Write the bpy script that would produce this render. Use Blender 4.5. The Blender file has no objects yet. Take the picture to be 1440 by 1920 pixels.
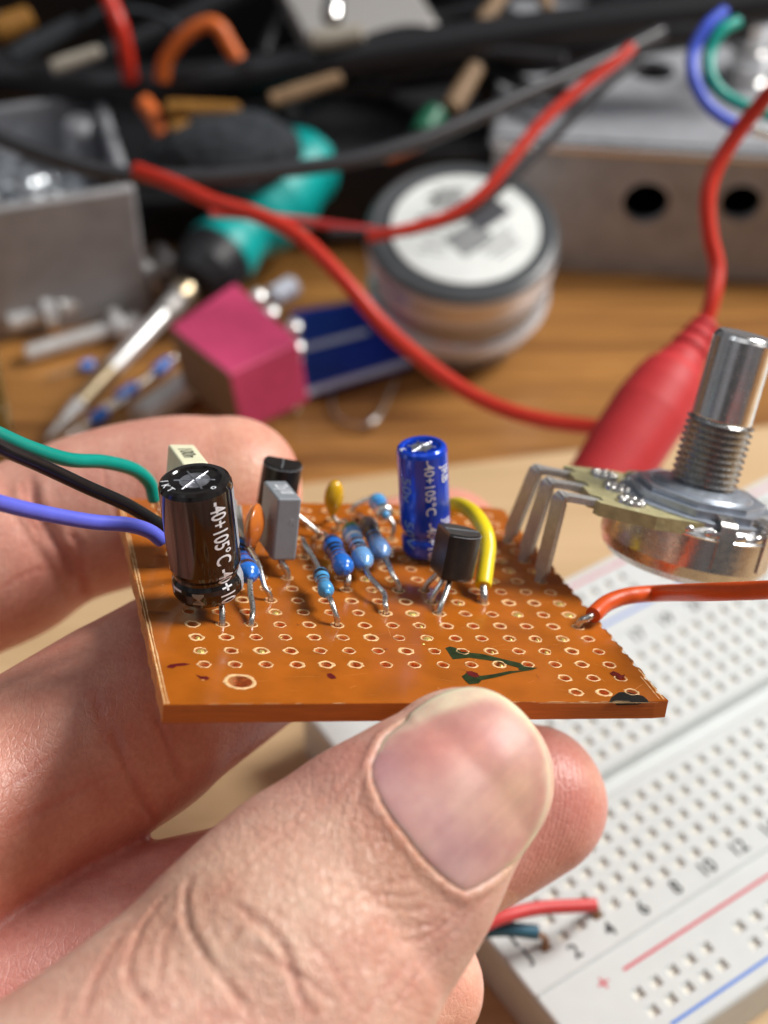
import bpy, bmesh, math, random
import numpy as np
from mathutils import Vector, Matrix, noise
from mathutils.bvhtree import BVHTree
random.seed(7); rng = np.random.default_rng(7)
scene = bpy.context.scene
COL = scene.collection
PI = math.pi

# ------------------------------------------------------------------ camera (1 unit = 1 cm, design numbers in mm)
F = 2829.78                                             # focal length in photo pixels (1440 x 1920)
W = np.array([[0.9999909457926838, 0.003114861210702653, 0.002899305484402528],
              [0.0, 0.6813256591956443, -0.7319804274168319],
              [-0.004255388660725584, 0.7319737999142906, 0.681319490331876]])
H0 = 162.854                                            # camera height over the pale board, mm
CAM = np.array([0, 0, H0])
cam_d = bpy.data.cameras.new('camera'); cam = bpy.data.objects.new('camera', cam_d); COL.objects.link(cam)
scene.camera = cam
cam.matrix_world = Matrix([[W[0][0], W[0][1], W[0][2], 0], [W[1][0], W[1][1], W[1][2], 0],
                           [W[2][0], W[2][1], W[2][2], H0 / 10], [0, 0, 0, 1]])
cam_d.sensor_fit = 'VERTICAL'; cam_d.sensor_height = 24; cam_d.sensor_width = 18
cam_d.lens = F / 1920 * 24
cam_d.clip_start = 0.5; cam_d.clip_end = 2000
cam_d.dof.use_dof = True; cam_d.dof.focus_distance = 12.9
cam_d.dof.aperture_fstop = 0.148
scene.render.resolution_x = 768; scene.render.resolution_y = 1024

# ------------------------------------------------------------------ world light
world = bpy.data.worlds.new('World'); scene.world = world; world.use_nodes = True
nt = world.node_tree; nt.nodes.clear()
out = nt.nodes.new('ShaderNodeOutputWorld'); bg = nt.nodes.new('ShaderNodeBackground')
tc = nt.nodes.new('ShaderNodeTexCoord'); nz = nt.nodes.new('ShaderNodeTexNoise'); cr = nt.nodes.new('ShaderNodeValToRGB')
nz.inputs['Scale'].default_value = 2.2; nz.inputs['Detail'].default_value = 3
cr.color_ramp.elements[0].position = 0.38; cr.color_ramp.elements[0].color = (0.06, 0.055, 0.05, 1)
cr.color_ramp.elements[1].position = 0.66; cr.color_ramp.elements[1].color = (0.62, 0.62, 0.66, 1)
nt.links.new(tc.outputs['Generated'], nz.inputs['Vector']); nt.links.new(nz.outputs['Fac'], cr.inputs['Fac'])
nt.links.new(cr.outputs['Color'], bg.inputs['Color']); nt.links.new(bg.outputs['Background'], out.inputs['Surface'])
bg.inputs['Strength'].default_value = 0.40

def area(name, loc, target, size, power, color, shape='SQUARE', sy=None):
    d = bpy.data.lights.new(name, 'AREA'); d.energy = power; d.color = color; d.size = size; d.shape = shape
    if sy: d.shape = 'RECTANGLE'; d.size_y = sy
    o = bpy.data.objects.new(name, d); COL.objects.link(o); o.location = loc
    o.rotation_euler = (Vector(target) - Vector(loc)).to_track_quat('-Z', 'Y').to_euler()
    return o
area('ceiling_lamp', (56, 34, 57), (0, 10, 5), 29, 98000, (1.0, 0.975, 0.94))
area('overhead_fill', (2, 0, 92), (0, 12, 3), 40, 3500, (0.97, 0.98, 1.0))  # soft fill added from above, not an actual fitting
area('left_fill', (-40, 13, 76), (0, 10, 4), 22, 6500, (0.88, 0.94, 1.0))  # fill added on the left to brighten the thumb, no real window
scene.view_settings.view_transform = 'Standard'; scene.view_settings.look = 'None'
scene.view_settings.exposure = 0.0; scene.view_settings.gamma = 1
scene.view_settings.use_curve_mapping = False

# ------------------------------------------------------------------ coordinate helpers (mm)
RA = np.array([[0.9634771318710127, -0.2385592188535872, 0.12166065699943483], [-0.027040725874844934, 0.36532121887586255, 0.9304886921303934], [-0.26642187505107257, -0.8997943688078598, 0.3455278257322105]])
TA = np.array([-14.570926781485145, -12.376718790636671, -122.48083270726949])
RB = np.array([[0.8333491073464866, -0.5527306368856415, -0.004255388660725584], [0.3791887655968008, 0.5660655759572467, 0.7319737999142906], [-0.4021755155772603, -0.6116033083329298, 0.681319490331876]])
TB = np.array([16.273204361421563, -50.76421410923095, -171.91217887050422])
P = 2.54
def ray(x, y): return np.array([(x - 720) / F, -(y - 960) / F, -1.0])
def C(x, y, d): return W @ (ray(x, y) * d) + CAM                      # point seen at pixel, d mm in front of the lens
def T(x, y, z=0.0):                                                   # pixel ray met with a horizontal plane
    d = W @ ray(x, y); s = (z - H0) / d[2]; return d * s + CAM
def L(x, y, h=0.0):                                                   # pixel ray met with a plane over the circuit board
    d = ray(x, y); n = RA[:, 2]; s = (n @ TA + h) / (n @ d); return RA.T @ (s * d - TA)
def L2W(p): return W @ (RA @ np.asarray(p, float) + TA) + CAM
def W2L(p): return RA.T @ (W.T @ (np.asarray(p, float) - CAM) - TA)
def G(i, j, h=0.0): return np.array([i * P, j * P, h])                # grid hole
BOARD_M = np.eye(4); BOARD_M[:3, :3] = W @ RA; BOARD_M[:3, 3] = W @ TA + CAM
BREAD_M = np.eye(4); BREAD_M[:3, :3] = W @ RB; BREAD_M[:3, 3] = W @ TB + CAM
ID = np.eye(4)

# ------------------------------------------------------------------ materials
MATS = {}
def mat(name, col, rough=0.5, metal=0.0, var=0.0, vscale=8.0, bump=0.0, bscale=40.0, coat=0.0, sss=0.0, trans=0.0, rvar=0.0, spec=0.5, ior=1.45, col2=None, stretch=None):
    m = bpy.data.materials.new(name); m.use_nodes = True; t = m.node_tree; b = t.nodes['Principled BSDF']
    b.inputs['Base Color'].default_value = (*col, 1); b.inputs['Roughness'].default_value = rough
    b.inputs['Metallic'].default_value = metal; b.inputs['Coat Weight'].default_value = coat
    b.inputs['Coat Roughness'].default_value = 0.08; b.inputs['IOR'].default_value = ior
    b.inputs['Specular IOR Level'].default_value = spec
    b.inputs['Transmission Weight'].default_value = trans
    if sss:
        b.inputs['Subsurface Weight'].default_value = sss; b.inputs['Subsurface Scale'].default_value = 0.1
        b.inputs['Subsurface Radius'].default_value = (1, 0.8, 0.6)
    tcn = t.nodes.new('ShaderNodeTexCoord'); mp = t.nodes.new('ShaderNodeMapping')
    t.links.new(tcn.outputs['Object'], mp.inputs['Vector'])
    if stretch: mp.inputs['Scale'].default_value = stretch
    if var or col2:
        n = t.nodes.new('ShaderNodeTexNoise'); n.inputs['Scale'].default_value = vscale; n.inputs['Detail'].default_value = 6
        t.links.new(mp.outputs['Vector'], n.inputs['Vector'])
        r = t.nodes.new('ShaderNodeValToRGB'); r.color_ramp.elements[0].position = 0.3; r.color_ramp.elements[1].position = 0.7
        c2 = col2 if col2 else tuple(min(1, c * (1 + var)) for c in col)
        c1 = col if col2 else tuple(c * (1 - var) for c in col)
        r.color_ramp.elements[0].color = (*c1, 1); r.color_ramp.elements[1].color = (*c2, 1)
        t.links.new(n.outputs['Fac'], r.inputs['Fac']); t.links.new(r.outputs['Color'], b.inputs['Base Color'])
    if rvar:
        n2 = t.nodes.new('ShaderNodeTexNoise'); n2.inputs['Scale'].default_value = vscale * 2.3; n2.inputs['Detail'].default_value = 5
        t.links.new(mp.outputs['Vector'], n2.inputs['Vector'])
        mr = t.nodes.new('ShaderNodeMapRange'); mr.inputs['To Min'].default_value = max(0.02, rough - rvar); mr.inputs['To Max'].default_value = rough + rvar
        mr.inputs['From Min'].default_value = 0.3; mr.inputs['From Max'].default_value = 0.7
        t.links.new(n2.outputs['Fac'], mr.inputs['Value']); t.links.new(mr.outputs['Result'], b.inputs['Roughness'])
    if bump:
        n3 = t.nodes.new('ShaderNodeTexNoise'); n3.inputs['Scale'].default_value = bscale; n3.inputs['Detail'].default_value = 5
        t.links.new(mp.outputs['Vector'], n3.inputs['Vector'])
        bp = t.nodes.new('ShaderNodeBump'); bp.inputs['Strength'].default_value = bump; bp.inputs['Distance'].default_value = 0.02
        t.links.new(n3.outputs['Fac'], bp.inputs['Height']); t.links.new(bp.outputs['Normal'], b.inputs['Normal'])
    MATS[name] = m; return m

M = MATS
mat('board', (0.41, 0.110, 0.010), 0.17, sss=0.3, var=0.16, vscale=2.4, bump=0.04, bscale=14, rvar=0.05, spec=0.55)
mat('board_edge', (0.78, 0.33, 0.10), 0.55, sss=0.9, var=0.30, vscale=22, bump=0.8, bscale=60, stretch=(1, 1, 4))
mat('board_rim', (0.80, 0.50, 0.24), 0.5, var=0.25, vscale=30)
mat('board_front', (0.46, 0.105, 0.014), 0.35, var=0.18, vscale=12, bump=0.25, bscale=50, stretch=(.2, 1, 6))
mat('solder_gold', (0.85, 0.62, 0.18), 0.28, metal=0.55, bump=0.5, bscale=50, var=.25, vscale=40)
mat('green_ink', (0.022, 0.036, 0.012), 0.3, var=0.5, vscale=12)
mat('red_ink', (0.13, 0.012, 0.012), 0.25, var=0.3, vscale=20)
mat('black_ink', (0.008, 0.010, 0.010), 0.3)
mat('scratch', (0.16, 0.035, 0.01), 0.5)
mat('scratch_pale', (0.58, 0.23, 0.05), 0.5)
mat('tin', (0.66, 0.64, 0.61), 0.3, metal=1.0, var=0.12, vscale=30, bump=0.14, bscale=40, rvar=0.1)
mat('tin_dull', (0.46, 0.44, 0.42), 0.48, metal=0.5, var=0.12, vscale=20, bump=0.4, bscale=50, rvar=0.08)
mat('steel', (0.78, 0.77, 0.76), 0.23, metal=1.0, bump=0.03, bscale=18, rvar=0.05, var=.05)
mat('thread', (0.58, 0.58, 0.57), 0.27, metal=1.0, bump=0.1, bscale=30, rvar=0.08)
mat('plate_steel', (0.42, 0.46, 0.52), 0.36, metal=0.7, var=0.15, vscale=8, bump=0.05, bscale=25, rvar=0.08)
mat('nickel', (0.60, 0.57, 0.53), 0.27, metal=0.95, var=0.1, vscale=8, bump=0.12, bscale=9, rvar=0.06)
mat('phenolic', (0.40, 0.36, 0.19), 0.35, var=0.2, vscale=10, bump=0.3, bscale=30)
mat('black_sleeve', (0.012, 0.009, 0.008), 0.13, coat=0.6, var=0.2, vscale=5, bump=0.03, bscale=10)
mat('blue_sleeve', (0.008, 0.07, 0.68), 0.16, coat=0.6, var=0.15, vscale=5, metal=0.3)
mat('print_white', (0.80, 0.82, 0.86), 0.45)
mat('print_grey', (0.34, 0.36, 0.40), 0.5, var=.3, vscale=60)
mat('print_blue', (0.20, 0.34, 0.62), 0.45)
mat('print_dark', (0.02, 0.02, 0.02), 0.5)
mat('cap_top', (0.55, 0.56, 0.60), 0.3, metal=0.9, bump=0.8, bscale=14, var=0.3, vscale=14)
mat('grey_case', (0.25, 0.27, 0.295), 0.45, var=0.05, vscale=8, bump=0.1, bscale=60)
mat('ivory_case', (0.80, 0.78, 0.55), 0.45, var=0.05)
mat('moulded_black', (0.018, 0.016, 0.015), 0.30, var=0.3, vscale=10, bump=0.12, bscale=40)
mat('orange_ceramic', (0.58, 0.16, 0.025), 0.24, coat=0.4, var=0.18, vscale=8)
mat('yellow_bead', (0.72, 0.40, 0.01), 0.2, coat=0.5, var=0.15, vscale=10)
mat('r_blue', (0.02, 0.17, 0.66), 0.22, coat=0.5, var=0.06)
mat('r_sky', (0.085, 0.36, 0.68), 0.22, coat=0.5, var=0.06)
mat('r_pale', (0.16, 0.36, 0.68), 0.22, coat=0.5, var=0.06)
mat('r_dim', (0.15, 0.28, 0.55), 0.25, coat=0.5, var=0.06)
mat('r_brown', (0.075, 0.032, 0.024), 0.3, coat=0.3)
mat('r_black', (0.012, 0.012, 0.018), 0.3, coat=0.3)
mat('r_violet', (0.09, 0.05, 0.15), 0.3, coat=0.3)
mat('r_green', (0.09, 0.22, 0.07), 0.3)
mat('r_greybrown', (0.10, 0.065, 0.065), 0.3, coat=0.4)
mat('wire_yellow', (0.86, 0.66, 0.015), 0.3, var=0.05, bump=0.05, bscale=12)
mat('wire_orange', (0.62, 0.075, 0.008), 0.42, var=0.07, vscale=9, bump=0.12, bscale=40)
mat('wire_teal', (0.0, 0.30, 0.24), 0.3, var=0.05)
mat('wire_black', (0.012, 0.011, 0.012), 0.24, var=0.1)
mat('wire_violet', (0.13, 0.15, 0.72), 0.34, var=0.05)
mat('wire_red', (0.55, 0.028, 0.012), 0.36, var=0.06)
mat('wire_coral', (0.66, 0.06, 0.06), 0.4, var=0.06)
mat('wire_slate', (0.045, 0.15, 0.22), 0.4, var=0.1)
mat('wire_blue', (0.06, 0.11, 0.62), 0.35)
mat('cable_black', (0.016, 0.016, 0.018), 0.4, var=0.1, bump=0.1)
mat('cable_grey', (0.034, 0.034, 0.038), 0.38, var=0.1)
mat('copper', (0.42, 0.22, 0.12), 0.35, metal=0.9, var=0.2, vscale=20)
mat('boot_red', (0.52, 0.028, 0.032), 0.58, var=0.05, bump=0.05, bscale=8)
mat('aluminium', (0.44, 0.45, 0.48), 0.42, metal=0.4, var=0.12, vscale=3, bump=0.25, bscale=24, rvar=0.1)
mat('alu_face', (0.38, 0.375, 0.38), 0.5, metal=0.15, var=0.14, vscale=2, bump=0.2, bscale=20, rvar=0.1)  # aluminium copy for front faces; colour offsets the desk's brown reflection
mat('foil', (0.62, 0.65, 0.68), 0.36, metal=1, bump=0.5, bscale=6)
mat('bread_white', (0.66, 0.69, 0.68), 0.42, var=0.025, vscale=3, bump=0.04, bscale=30, sss=0.15)
mat('hole_dark', (0.74, 0.72, 0.64), 0.6)
mat('ink_black', (0.03, 0.032, 0.03), 0.6)
mat('ink_red', (0.62, 0.07, 0.10), 0.5)
mat('ink_blue', (0.06, 0.20, 0.66), 0.5)
mat('magenta', (0.60, 0.06, 0.16), 0.5, var=0.06, vscale=5, bump=0.1)
mat('resin_brown', (0.27, 0.17, 0.10), 0.6, var=0.2)
mat('teal_rubber', (0.0, 0.34, 0.32), 0.42, var=0.06, vscale=2)
mat('black_rubber', (0.013, 0.013, 0.015), 0.45, var=0.2)
mat('brass', (0.36, 0.25, 0.07), 0.3, metal=0.85, var=0.25, vscale=3, rvar=0.1)
mat('bright_metal', (0.88, 0.88, 0.87), 0.28, metal=0.6, var=.1, vscale=6)
mat('gilt_and_reflection', (0.50, 0.40, 0.26), 0.36, metal=0.9, var=0.1)
mat('white_ring', (0.75, 0.76, 0.80), 0.25, metal=0.35)
mat('clear_plastic', (0.93, 0.93, 0.93), 0.07, trans=0.75, ior=1.3, spec=0.6)
mat('lid_dark', (0.07, 0.075, 0.08), 0.35)
mat('label_paper', (0.80, 0.82, 0.79), 0.55, var=0.05, vscale=6)
mat('label_ink', (0.07, 0.07, 0.08), 0.6)
mat('label_lightgrey', (0.36, 0.37, 0.37), 0.6)
mat('label_midgrey', (0.16, 0.16, 0.165), 0.6)
mat('solder_wire', (0.50, 0.49, 0.48), 0.35, metal=0.7, bump=1.0, bscale=10, stretch=(1, 1, 8), var=.15)
mat('card_blue', (0.008, 0.03, 0.30), 0.4, var=0.15, vscale=3)
mat('white_plastic', (0.62, 0.65, 0.75), 0.4, var=0.05)
mat('tan_wood', (0.24, 0.15, 0.08), 0.6, var=0.2)
mat('bone', (0.30, 0.27, 0.22), 0.5, var=0.12)
mat('cloth_grey', (0.022, 0.026, 0.031), 0.9, var=0.3, bump=0.5, bscale=30)
mat('mustard', (0.26, 0.115, 0.015), 0.6, var=0.3)
mat('orange_plastic', (0.62, 0.13, 0.02), 0.45, var=0.1)
mat('green_plastic', (0.01, 0.12, 0.06), 0.45, var=0.2)

def wood(name, dark, light, scale, rough, angle, bump=0.15):
    m = bpy.data.materials.new(name); m.use_nodes = True; t = m.node_tree; b = t.nodes['Principled BSDF']
    tcn = t.nodes.new('ShaderNodeTexCoord'); mp = t.nodes.new('ShaderNodeMapping')
    mp.inputs['Rotation'].default_value = (0, 0, angle); mp.inputs['Scale'].default_value = (0.09, 1, 1)
    t.links.new(tcn.outputs['Object'], mp.inputs['Vector'])
    n = t.nodes.new('ShaderNodeTexNoise'); n.inputs['Scale'].default_value = scale; n.inputs['Detail'].default_value = 8; n.inputs['Roughness'].default_value = 0.6
    n.inputs['Distortion'].default_value = 1.2
    t.links.new(mp.outputs['Vector'], n.inputs['Vector'])
    wv = t.nodes.new('ShaderNodeTexNoise'); wv.inputs['Scale'].default_value = scale * 9; wv.inputs['Detail'].default_value = 4
    mp2 = t.nodes.new('ShaderNodeMapping'); mp2.inputs['Scale'].default_value = (0.03, 1, 1); mp2.inputs['Rotation'].default_value = (0, 0, angle)
    t.links.new(tcn.outputs['Object'], mp2.inputs['Vector']); t.links.new(mp2.outputs['Vector'], wv.inputs['Vector'])
    mx = t.nodes.new('ShaderNodeMix'); mx.inputs['Factor'].default_value = 0.3
    t.links.new(n.outputs['Fac'], mx.inputs[2]); t.links.new(wv.outputs['Fac'], mx.inputs[3])
    r = t.nodes.new('ShaderNodeValToRGB'); r.color_ramp.elements[0].position = 0.34; r.color_ramp.elements[1].position = 0.66
    r.color_ramp.elements[0].color = (*dark, 1); r.color_ramp.elements[1].color = (*light, 1)
    t.links.new(mx.outputs[0], r.inputs['Fac']); t.links.new(r.outputs['Color'], b.inputs['Base Color'])
    b.inputs['Roughness'].default_value = rough
    bp = t.nodes.new('ShaderNodeBump'); bp.inputs['Strength'].default_value = bump; bp.inputs['Distance'].default_value = 0.03
    t.links.new(mx.outputs[0], bp.inputs['Height']); t.links.new(bp.outputs['Normal'], b.inputs['Normal'])
    MATS[name] = m
wood('desk_wood', (0.12, 0.042, 0.010), (0.47, 0.215, 0.055), 1.5, 0.42, 0.10)
wood('pale_wood', (0.50, 0.33, 0.17), (0.66, 0.46, 0.26), 0.8, 0.5, 0.22)

# ------------------------------------------------------------------ objects
WM = {}
def props(o, label=None, cat=None, group=None, kind=None):
    if label: o['label'] = label
    if cat: o['category'] = cat
    if group: o['group'] = group
    if kind: o['kind'] = kind
def thing(name, label, cat, frame=None, loc=None, group=None):
    o = bpy.data.objects.new(name, None); COL.objects.link(o); o.empty_display_size = 0.5
    m = np.eye(4) if frame is None else frame.copy()
    if loc is not None: m[:3, 3] = loc
    WM[o.name] = m
    mm = m.copy(); mm[:3, 3] /= 10; o.matrix_world = Matrix(mm.tolist()); props(o, label, cat, group); return o

def nrm(v): v = np.asarray(v, float); return v / (np.linalg.norm(v) + 1e-12)
def perp(a, hint=(0, 0, 1)):
    a = nrm(a); h = np.asarray(hint, float)
    e = h - a * (h @ a)
    if np.linalg.norm(e) < 1e-4: e = np.array([1.0, 0, 0]) - a * a[0]
    e = nrm(e); return e, np.cross(a, e)
def spline(pts, n=8):
    """Catmull-Rom through rows of pts"""
    p = np.asarray(pts, float)
    if len(p) < 3: return np.array([p[0] + (p[1] - p[0]) * t for t in np.linspace(0, 1, n + 1)])
    q = np.vstack([2 * p[0] - p[1], p, 2 * p[-1] - p[-2]]); o = []
    for i in range(1, len(q) - 2):
        for k in range(n):
            t = k / n; a, b, c, d = q[i - 1], q[i], q[i + 1], q[i + 2]
            o.append(0.5 * ((2 * b) + (c - a) * t + (2 * a - 5 * b + 4 * c - d) * t * t + (3 * b - a - 3 * c + d) * t ** 3))
    o.append(p[-1]); return np.array(o)

class MB:
    def __init__(s, frame=None): s.v = []; s.f = []; s.m = []; s.s = []; s.mats = []; s.fr = ID if frame is None else frame
    def mi(s, m):
        if m not in s.mats: s.mats.append(m)
        return s.mats.index(m)
    def add(s, verts, faces, m, smooth=True):
        b = len(s.v); s.v.extend([tuple(x) for x in verts]); k = s.mi(m)
        for f in faces: s.f.append([b + i for i in f]); s.m.append(k); s.s.append(smooth)
    def tube(s, path, r, m, n=14, caps=True, hint=(0, 0, 1), flat=1.0):
        path = np.asarray(path, float); N = len(path); r = np.ones(N) * r if np.isscalar(r) else np.asarray(r)
        tg = np.gradient(path, axis=0); e = perp(tg[0], hint)[0]; vs = []
        for i in range(N):
            t = nrm(tg[i]); e = nrm(e - t * (e @ t)); g = np.cross(t, e)
            for k in range(n):
                a = 2 * PI * k / n; vs.append(path[i] + r[i] * (math.cos(a) * e * flat + math.sin(a) * g))
        fs = [[i * n + k, i * n + (k + 1) % n, (i + 1) * n + (k + 1) % n, (i + 1) * n + k] for i in range(N - 1) for k in range(n)]
        s.add(vs, fs, m)
        if caps:
            s.add([vs[k] for k in range(n)], [list(range(n))[::-1]], m, False)
            s.add([vs[(N - 1) * n + k] for k in range(n)], [list(range(n))], m, False)
    def wire(s, pts, r, m, n=12, sub=8, **k): s.tube(spline(pts, sub), r, m, n, **k)
    def lathe(s, p0, axis, prof, m, n=32, mlist=None, caps=True):
        """prof rows (t along axis, radius); mlist gives a material per segment"""
        a = nrm(axis); e, g = perp(a, (0.13, -1, 0.2)); p0 = np.asarray(p0, float)
        rings = []
        for (t, r) in prof: rings.append([p0 + a * t + r * (math.cos(2 * PI * k / n) * e + math.sin(2 * PI * k / n) * g) for k in range(n)])
        for i in range(len(prof) - 1):
            s.add(rings[i] + rings[i + 1], [[k, (k + 1) % n, n + (k + 1) % n, n + k] for k in range(n)], mlist[i] if mlist else m)
        if not caps: return
        if prof[0][1] > 1e-3: s.add(rings[0], [list(range(n))[::-1]], mlist[0] if mlist else m, False)
        if prof[-1][1] > 1e-3: s.add(rings[-1], [list(range(n))], mlist[-1] if mlist else m, False)
    def prism(s, poly, vec, m, side=None, smooth=False):
        poly = [np.asarray(p, float) for p in poly]; vec = np.asarray(vec, float); n = len(poly)
        top = [p + vec for p in poly]
        s.add(poly, [list(range(n))[::-1]], m, False); s.add(top, [list(range(n))], m, False)
        s.add(poly + top, [[k, (k + 1) % n, n + (k + 1) % n, n + k] for k in range(n)], side or m, smooth)
    def box(s, o, x, y, z, m, bev=0.0, mats=None):
        """oriented box from corner o along vectors x, y, z, bevelled by bev"""
        o, x, y, z = [np.asarray(q, float) for q in (o, x, y, z)]
        bm = bmesh.new(); bmesh.ops.create_cube(bm, size=1.0)
        lx, ly, lz = np.linalg.norm(x), np.linalg.norm(y), np.linalg.norm(z)
        for v in bm.verts: v.co = Vector((v.co.x * lx, v.co.y * ly, v.co.z * lz))
        if bev: bmesh.ops.bevel(bm, geom=list(bm.edges), offset=bev, segments=3, profile=0.5, affect='EDGES')
        c = o + (x + y + z) / 2; R = np.array([x / lx, y / ly, z / lz]).T
        bm.verts.ensure_lookup_table(); vs = [c + R @ np.array(v.co) for v in bm.verts]
        if mats is None: s.add(vs, [[v.index for v in f.verts] for f in bm.faces], m, False)
        else:
            for f in bm.faces:
                n = f.normal; key = ('x' if abs(n.x) > .8 else 'y' if abs(n.y) > .8 else 'z')
                key = ('+' if n['xyz'.index(key)] > 0 else '-') + key
                s.add([vs[v.index] for v in f.verts], [list(range(len(f.verts)))], mats.get(key, m), False)
        bm.free()
    def ell(s, c, ax, m, n=24, k=16, deform=None):
        """ellipsoid, ax = three half-axis vectors"""
        c = np.asarray(c, float); A = [np.asarray(a, float) for a in ax]; vs = []
        for i in range(k + 1):
            th = PI * i / k
            for j in range(n):
                ph = 2 * PI * j / n; x, y, z = math.sin(th) * math.cos(ph), math.sin(th) * math.sin(ph), math.cos(th)
                if deform: x, y, z = deform(x, y, z)
                vs.append(c + x * A[0] + y * A[1] + z * A[2])
        s.add(vs, [[i * n + j, i * n + (j + 1) % n, (i + 1) * n + (j + 1) % n, (i + 1) * n + j][::-1] for i in range(k) for j in range(n)], m)
    def disc(s, c, e, g, r0, r1, m, n=20, jit=0.0):
        """flat ring between r0 and r1"""
        c, e, g = [np.asarray(q, float) for q in (c, e, g)]; a = [2 * PI * k / n for k in range(n)]
        o = [c + (r1 * (1 + jit * random.uniform(-1, 1))) * (math.cos(t) * e + math.sin(t) * g) for t in a]
        if r0 > 0:
            i = [c + r0 * (math.cos(t) * e + math.sin(t) * g) for t in a]
            s.add(i + o, [[k, n + k, n + (k + 1) % n, (k + 1) % n] for k in range(n)], m, False)
        else: s.add(o, [list(range(n))], m, False)
    def build(s, name, parent=None, label=None, cat=None, group=None, kind=None, weld=False):
        V = np.array(s.v, float); V = V @ s.fr[:3, :3].T + s.fr[:3, 3]
        me = bpy.data.meshes.new(name); o = bpy.data.objects.new(name, me); COL.objects.link(o)
        if parent is None:
            base = np.array([(V[:, 0].min() + V[:, 0].max()) / 2, (V[:, 1].min() + V[:, 1].max()) / 2, V[:, 2].min()])
            m = np.eye(4); m[:3, 3] = base; WM[o.name] = m; V = V - base; o.location = base / 10
        else:
            pm = WM[parent.name]; Mi = np.linalg.inv(pm); V = V @ Mi[:3, :3].T + Mi[:3, 3]; WM[o.name] = pm; o.parent = parent
        me.from_pydata((V / 10).tolist(), [], s.f)
        for k in s.mats: me.materials.append(MATS[k])
        me.polygons.foreach_set('material_index', s.m); me.polygons.foreach_set('use_smooth', s.s)
        if weld:
            bm = bmesh.new(); bm.from_mesh(me); bmesh.ops.remove_doubles(bm, verts=bm.verts, dist=1e-4); bm.to_mesh(me); bm.free()
        me.update(); props(o, label, cat, group, kind); return o

BOLD = [0.0]
def text2d(string, cap):
    """flat letters: vertices (x, y) with capital height cap, faces"""
    cu = bpy.data.curves.new('t', 'FONT'); cu.body = string; cu.size = 1; cu.resolution_u = 4; cu.offset = BOLD[0]
    o = bpy.data.objects.new('t', cu); COL.objects.link(o)
    me = o.to_mesh(); v = np.array([x.co[:2] for x in me.vertices]); f = [list(p.vertices) for p in me.polygons]
    o.to_mesh_clear(); bpy.data.objects.remove(o); bpy.data.curves.remove(cu)
    k = cap / 0.69; return v * k, f
def put_text(mb, string, cap, o, ex, ey, m, anchor='c', sx=1.0, lift=None):
    v, f = text2d(string, cap); v[:, 0] *= sx
    o, ex, ey = np.asarray(o, float), nrm(ex), nrm(ey)
    c = (v.min(0) + v.max(0)) / 2 if anchor == 'c' else np.array([v[:, 0].min(), 0])
    up = nrm(np.cross(ex, ey)) * (lift or 0.04)
    mb.add([o + up + (p[0] - c[0]) * ex + (p[1] - c[1]) * ey for p in v], f, m, False)
def wrap_text(mb, string, cap, p0, axis, e1, e2, r, h, ang, m, sx=1.0, rf=None, ln=None):
    """letters running down a cylinder, their tops to the right of the viewer"""
    v, f = text2d(string, cap); v[:, 0] *= sx; v[:, 0] -= v[:, 0].min()
    if ln: v[:, 0] *= ln / v[:, 0].max()
    cy = (v[:, 1].min() + v[:, 1].max()) / 2
    bm = bmesh.new(); bvs = [bm.verts.new((x, y, 0)) for x, y in v]
    for q in f:
        try: bm.faces.new([bvs[k] for k in q])
        except ValueError: pass
    for k in range(1, 8): bmesh.ops.bisect_plane(bm, geom=bm.verts[:] + bm.edges[:] + bm.faces[:], plane_co=(0, v[:, 1].min() + (v[:, 1].max() - v[:, 1].min()) * k / 8, 0), plane_no=(0, 1, 0))
    bm.verts.index_update(); bm.verts.ensure_lookup_table(); v = np.array([q.co[:2] for q in bm.verts]); f = [[q.index for q in p.verts] for p in bm.faces]; bm.free()
    out = []
    for x, y in v:
        hh = h - x; rr = (rf(hh) if rf else r) + 0.035; a = ang + (y - cy) / r
        out.append(p0 + axis * hh + rr * (math.cos(a) * e1 + math.sin(a) * e2))
    mb.add(out, f, m, False)

# ------------------------------------------------------------------ setting: desk and pale board
b = MB(); b.prism([(-600, 100 - 300, -28), (900, -200, -28), (900, 1400, -28), (-600, 1400, -28)], (0, 0, 20), 'desk_wood')
b.build('desk', kind='structure')
e0, e1_ = T(560, 905), T(1440, 795); dd = nrm(e1_ - e0)
b = MB()
pb = [e0 - dd * 160, e1_ + dd * 160, e1_ + dd * 160 + np.array([0, -330, 0]), e0 - dd * 160 + np.array([0, -330, 0])]
b.box(pb[3] + [0, 0, -7.8], pb[2] - pb[3], pb[0] - pb[3], (0, 0, 7.8), 'pale_wood', bev=0.8)
b.build('wooden_board', label='pale wooden board lying on the darker desk under the hand', cat='board')

# ------------------------------------------------------------------ circuit board
circ = thing('circuit_board', 'brown perforated circuit board with soldered components, pinched between thumb and fingers', 'circuit board', BOARD_M)
HR, RR = 0.46, 0.63
XR, YF, YB, XL, TH = 14.97 * P, -2.66 * P, 14.75 * P, -1.60 * P, 1.6
rows = {}
holes = []
for j in range(0, 15):
    for i in range(0, 15): holes.append((i, j))
for j in (-1, -2):
    for i in (12, 13, 14): holes.append((i, j))
outline = [(XL, YF), (XR - 1.0, YF), (XR + .25, YF + .15)]
for j in range(-2, 15):                                  # right edge was snapped through a row of holes
    y = j * P; jt = random.uniform(-.12, .12)
    for k in range(7):
        a = -PI / 2 + PI * k / 6
        outline.append((XR + .12 - (HR - .06) * math.cos(a) * random.uniform(.75, 1.1), y + (HR + .1) * math.sin(a)))
    outline.append((XR + .12 + jt, y + P * .35)); outline.append((XR + .12 + random.uniform(-.15, .1), y + P * .6))
outline.append((XR, YB))
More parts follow.
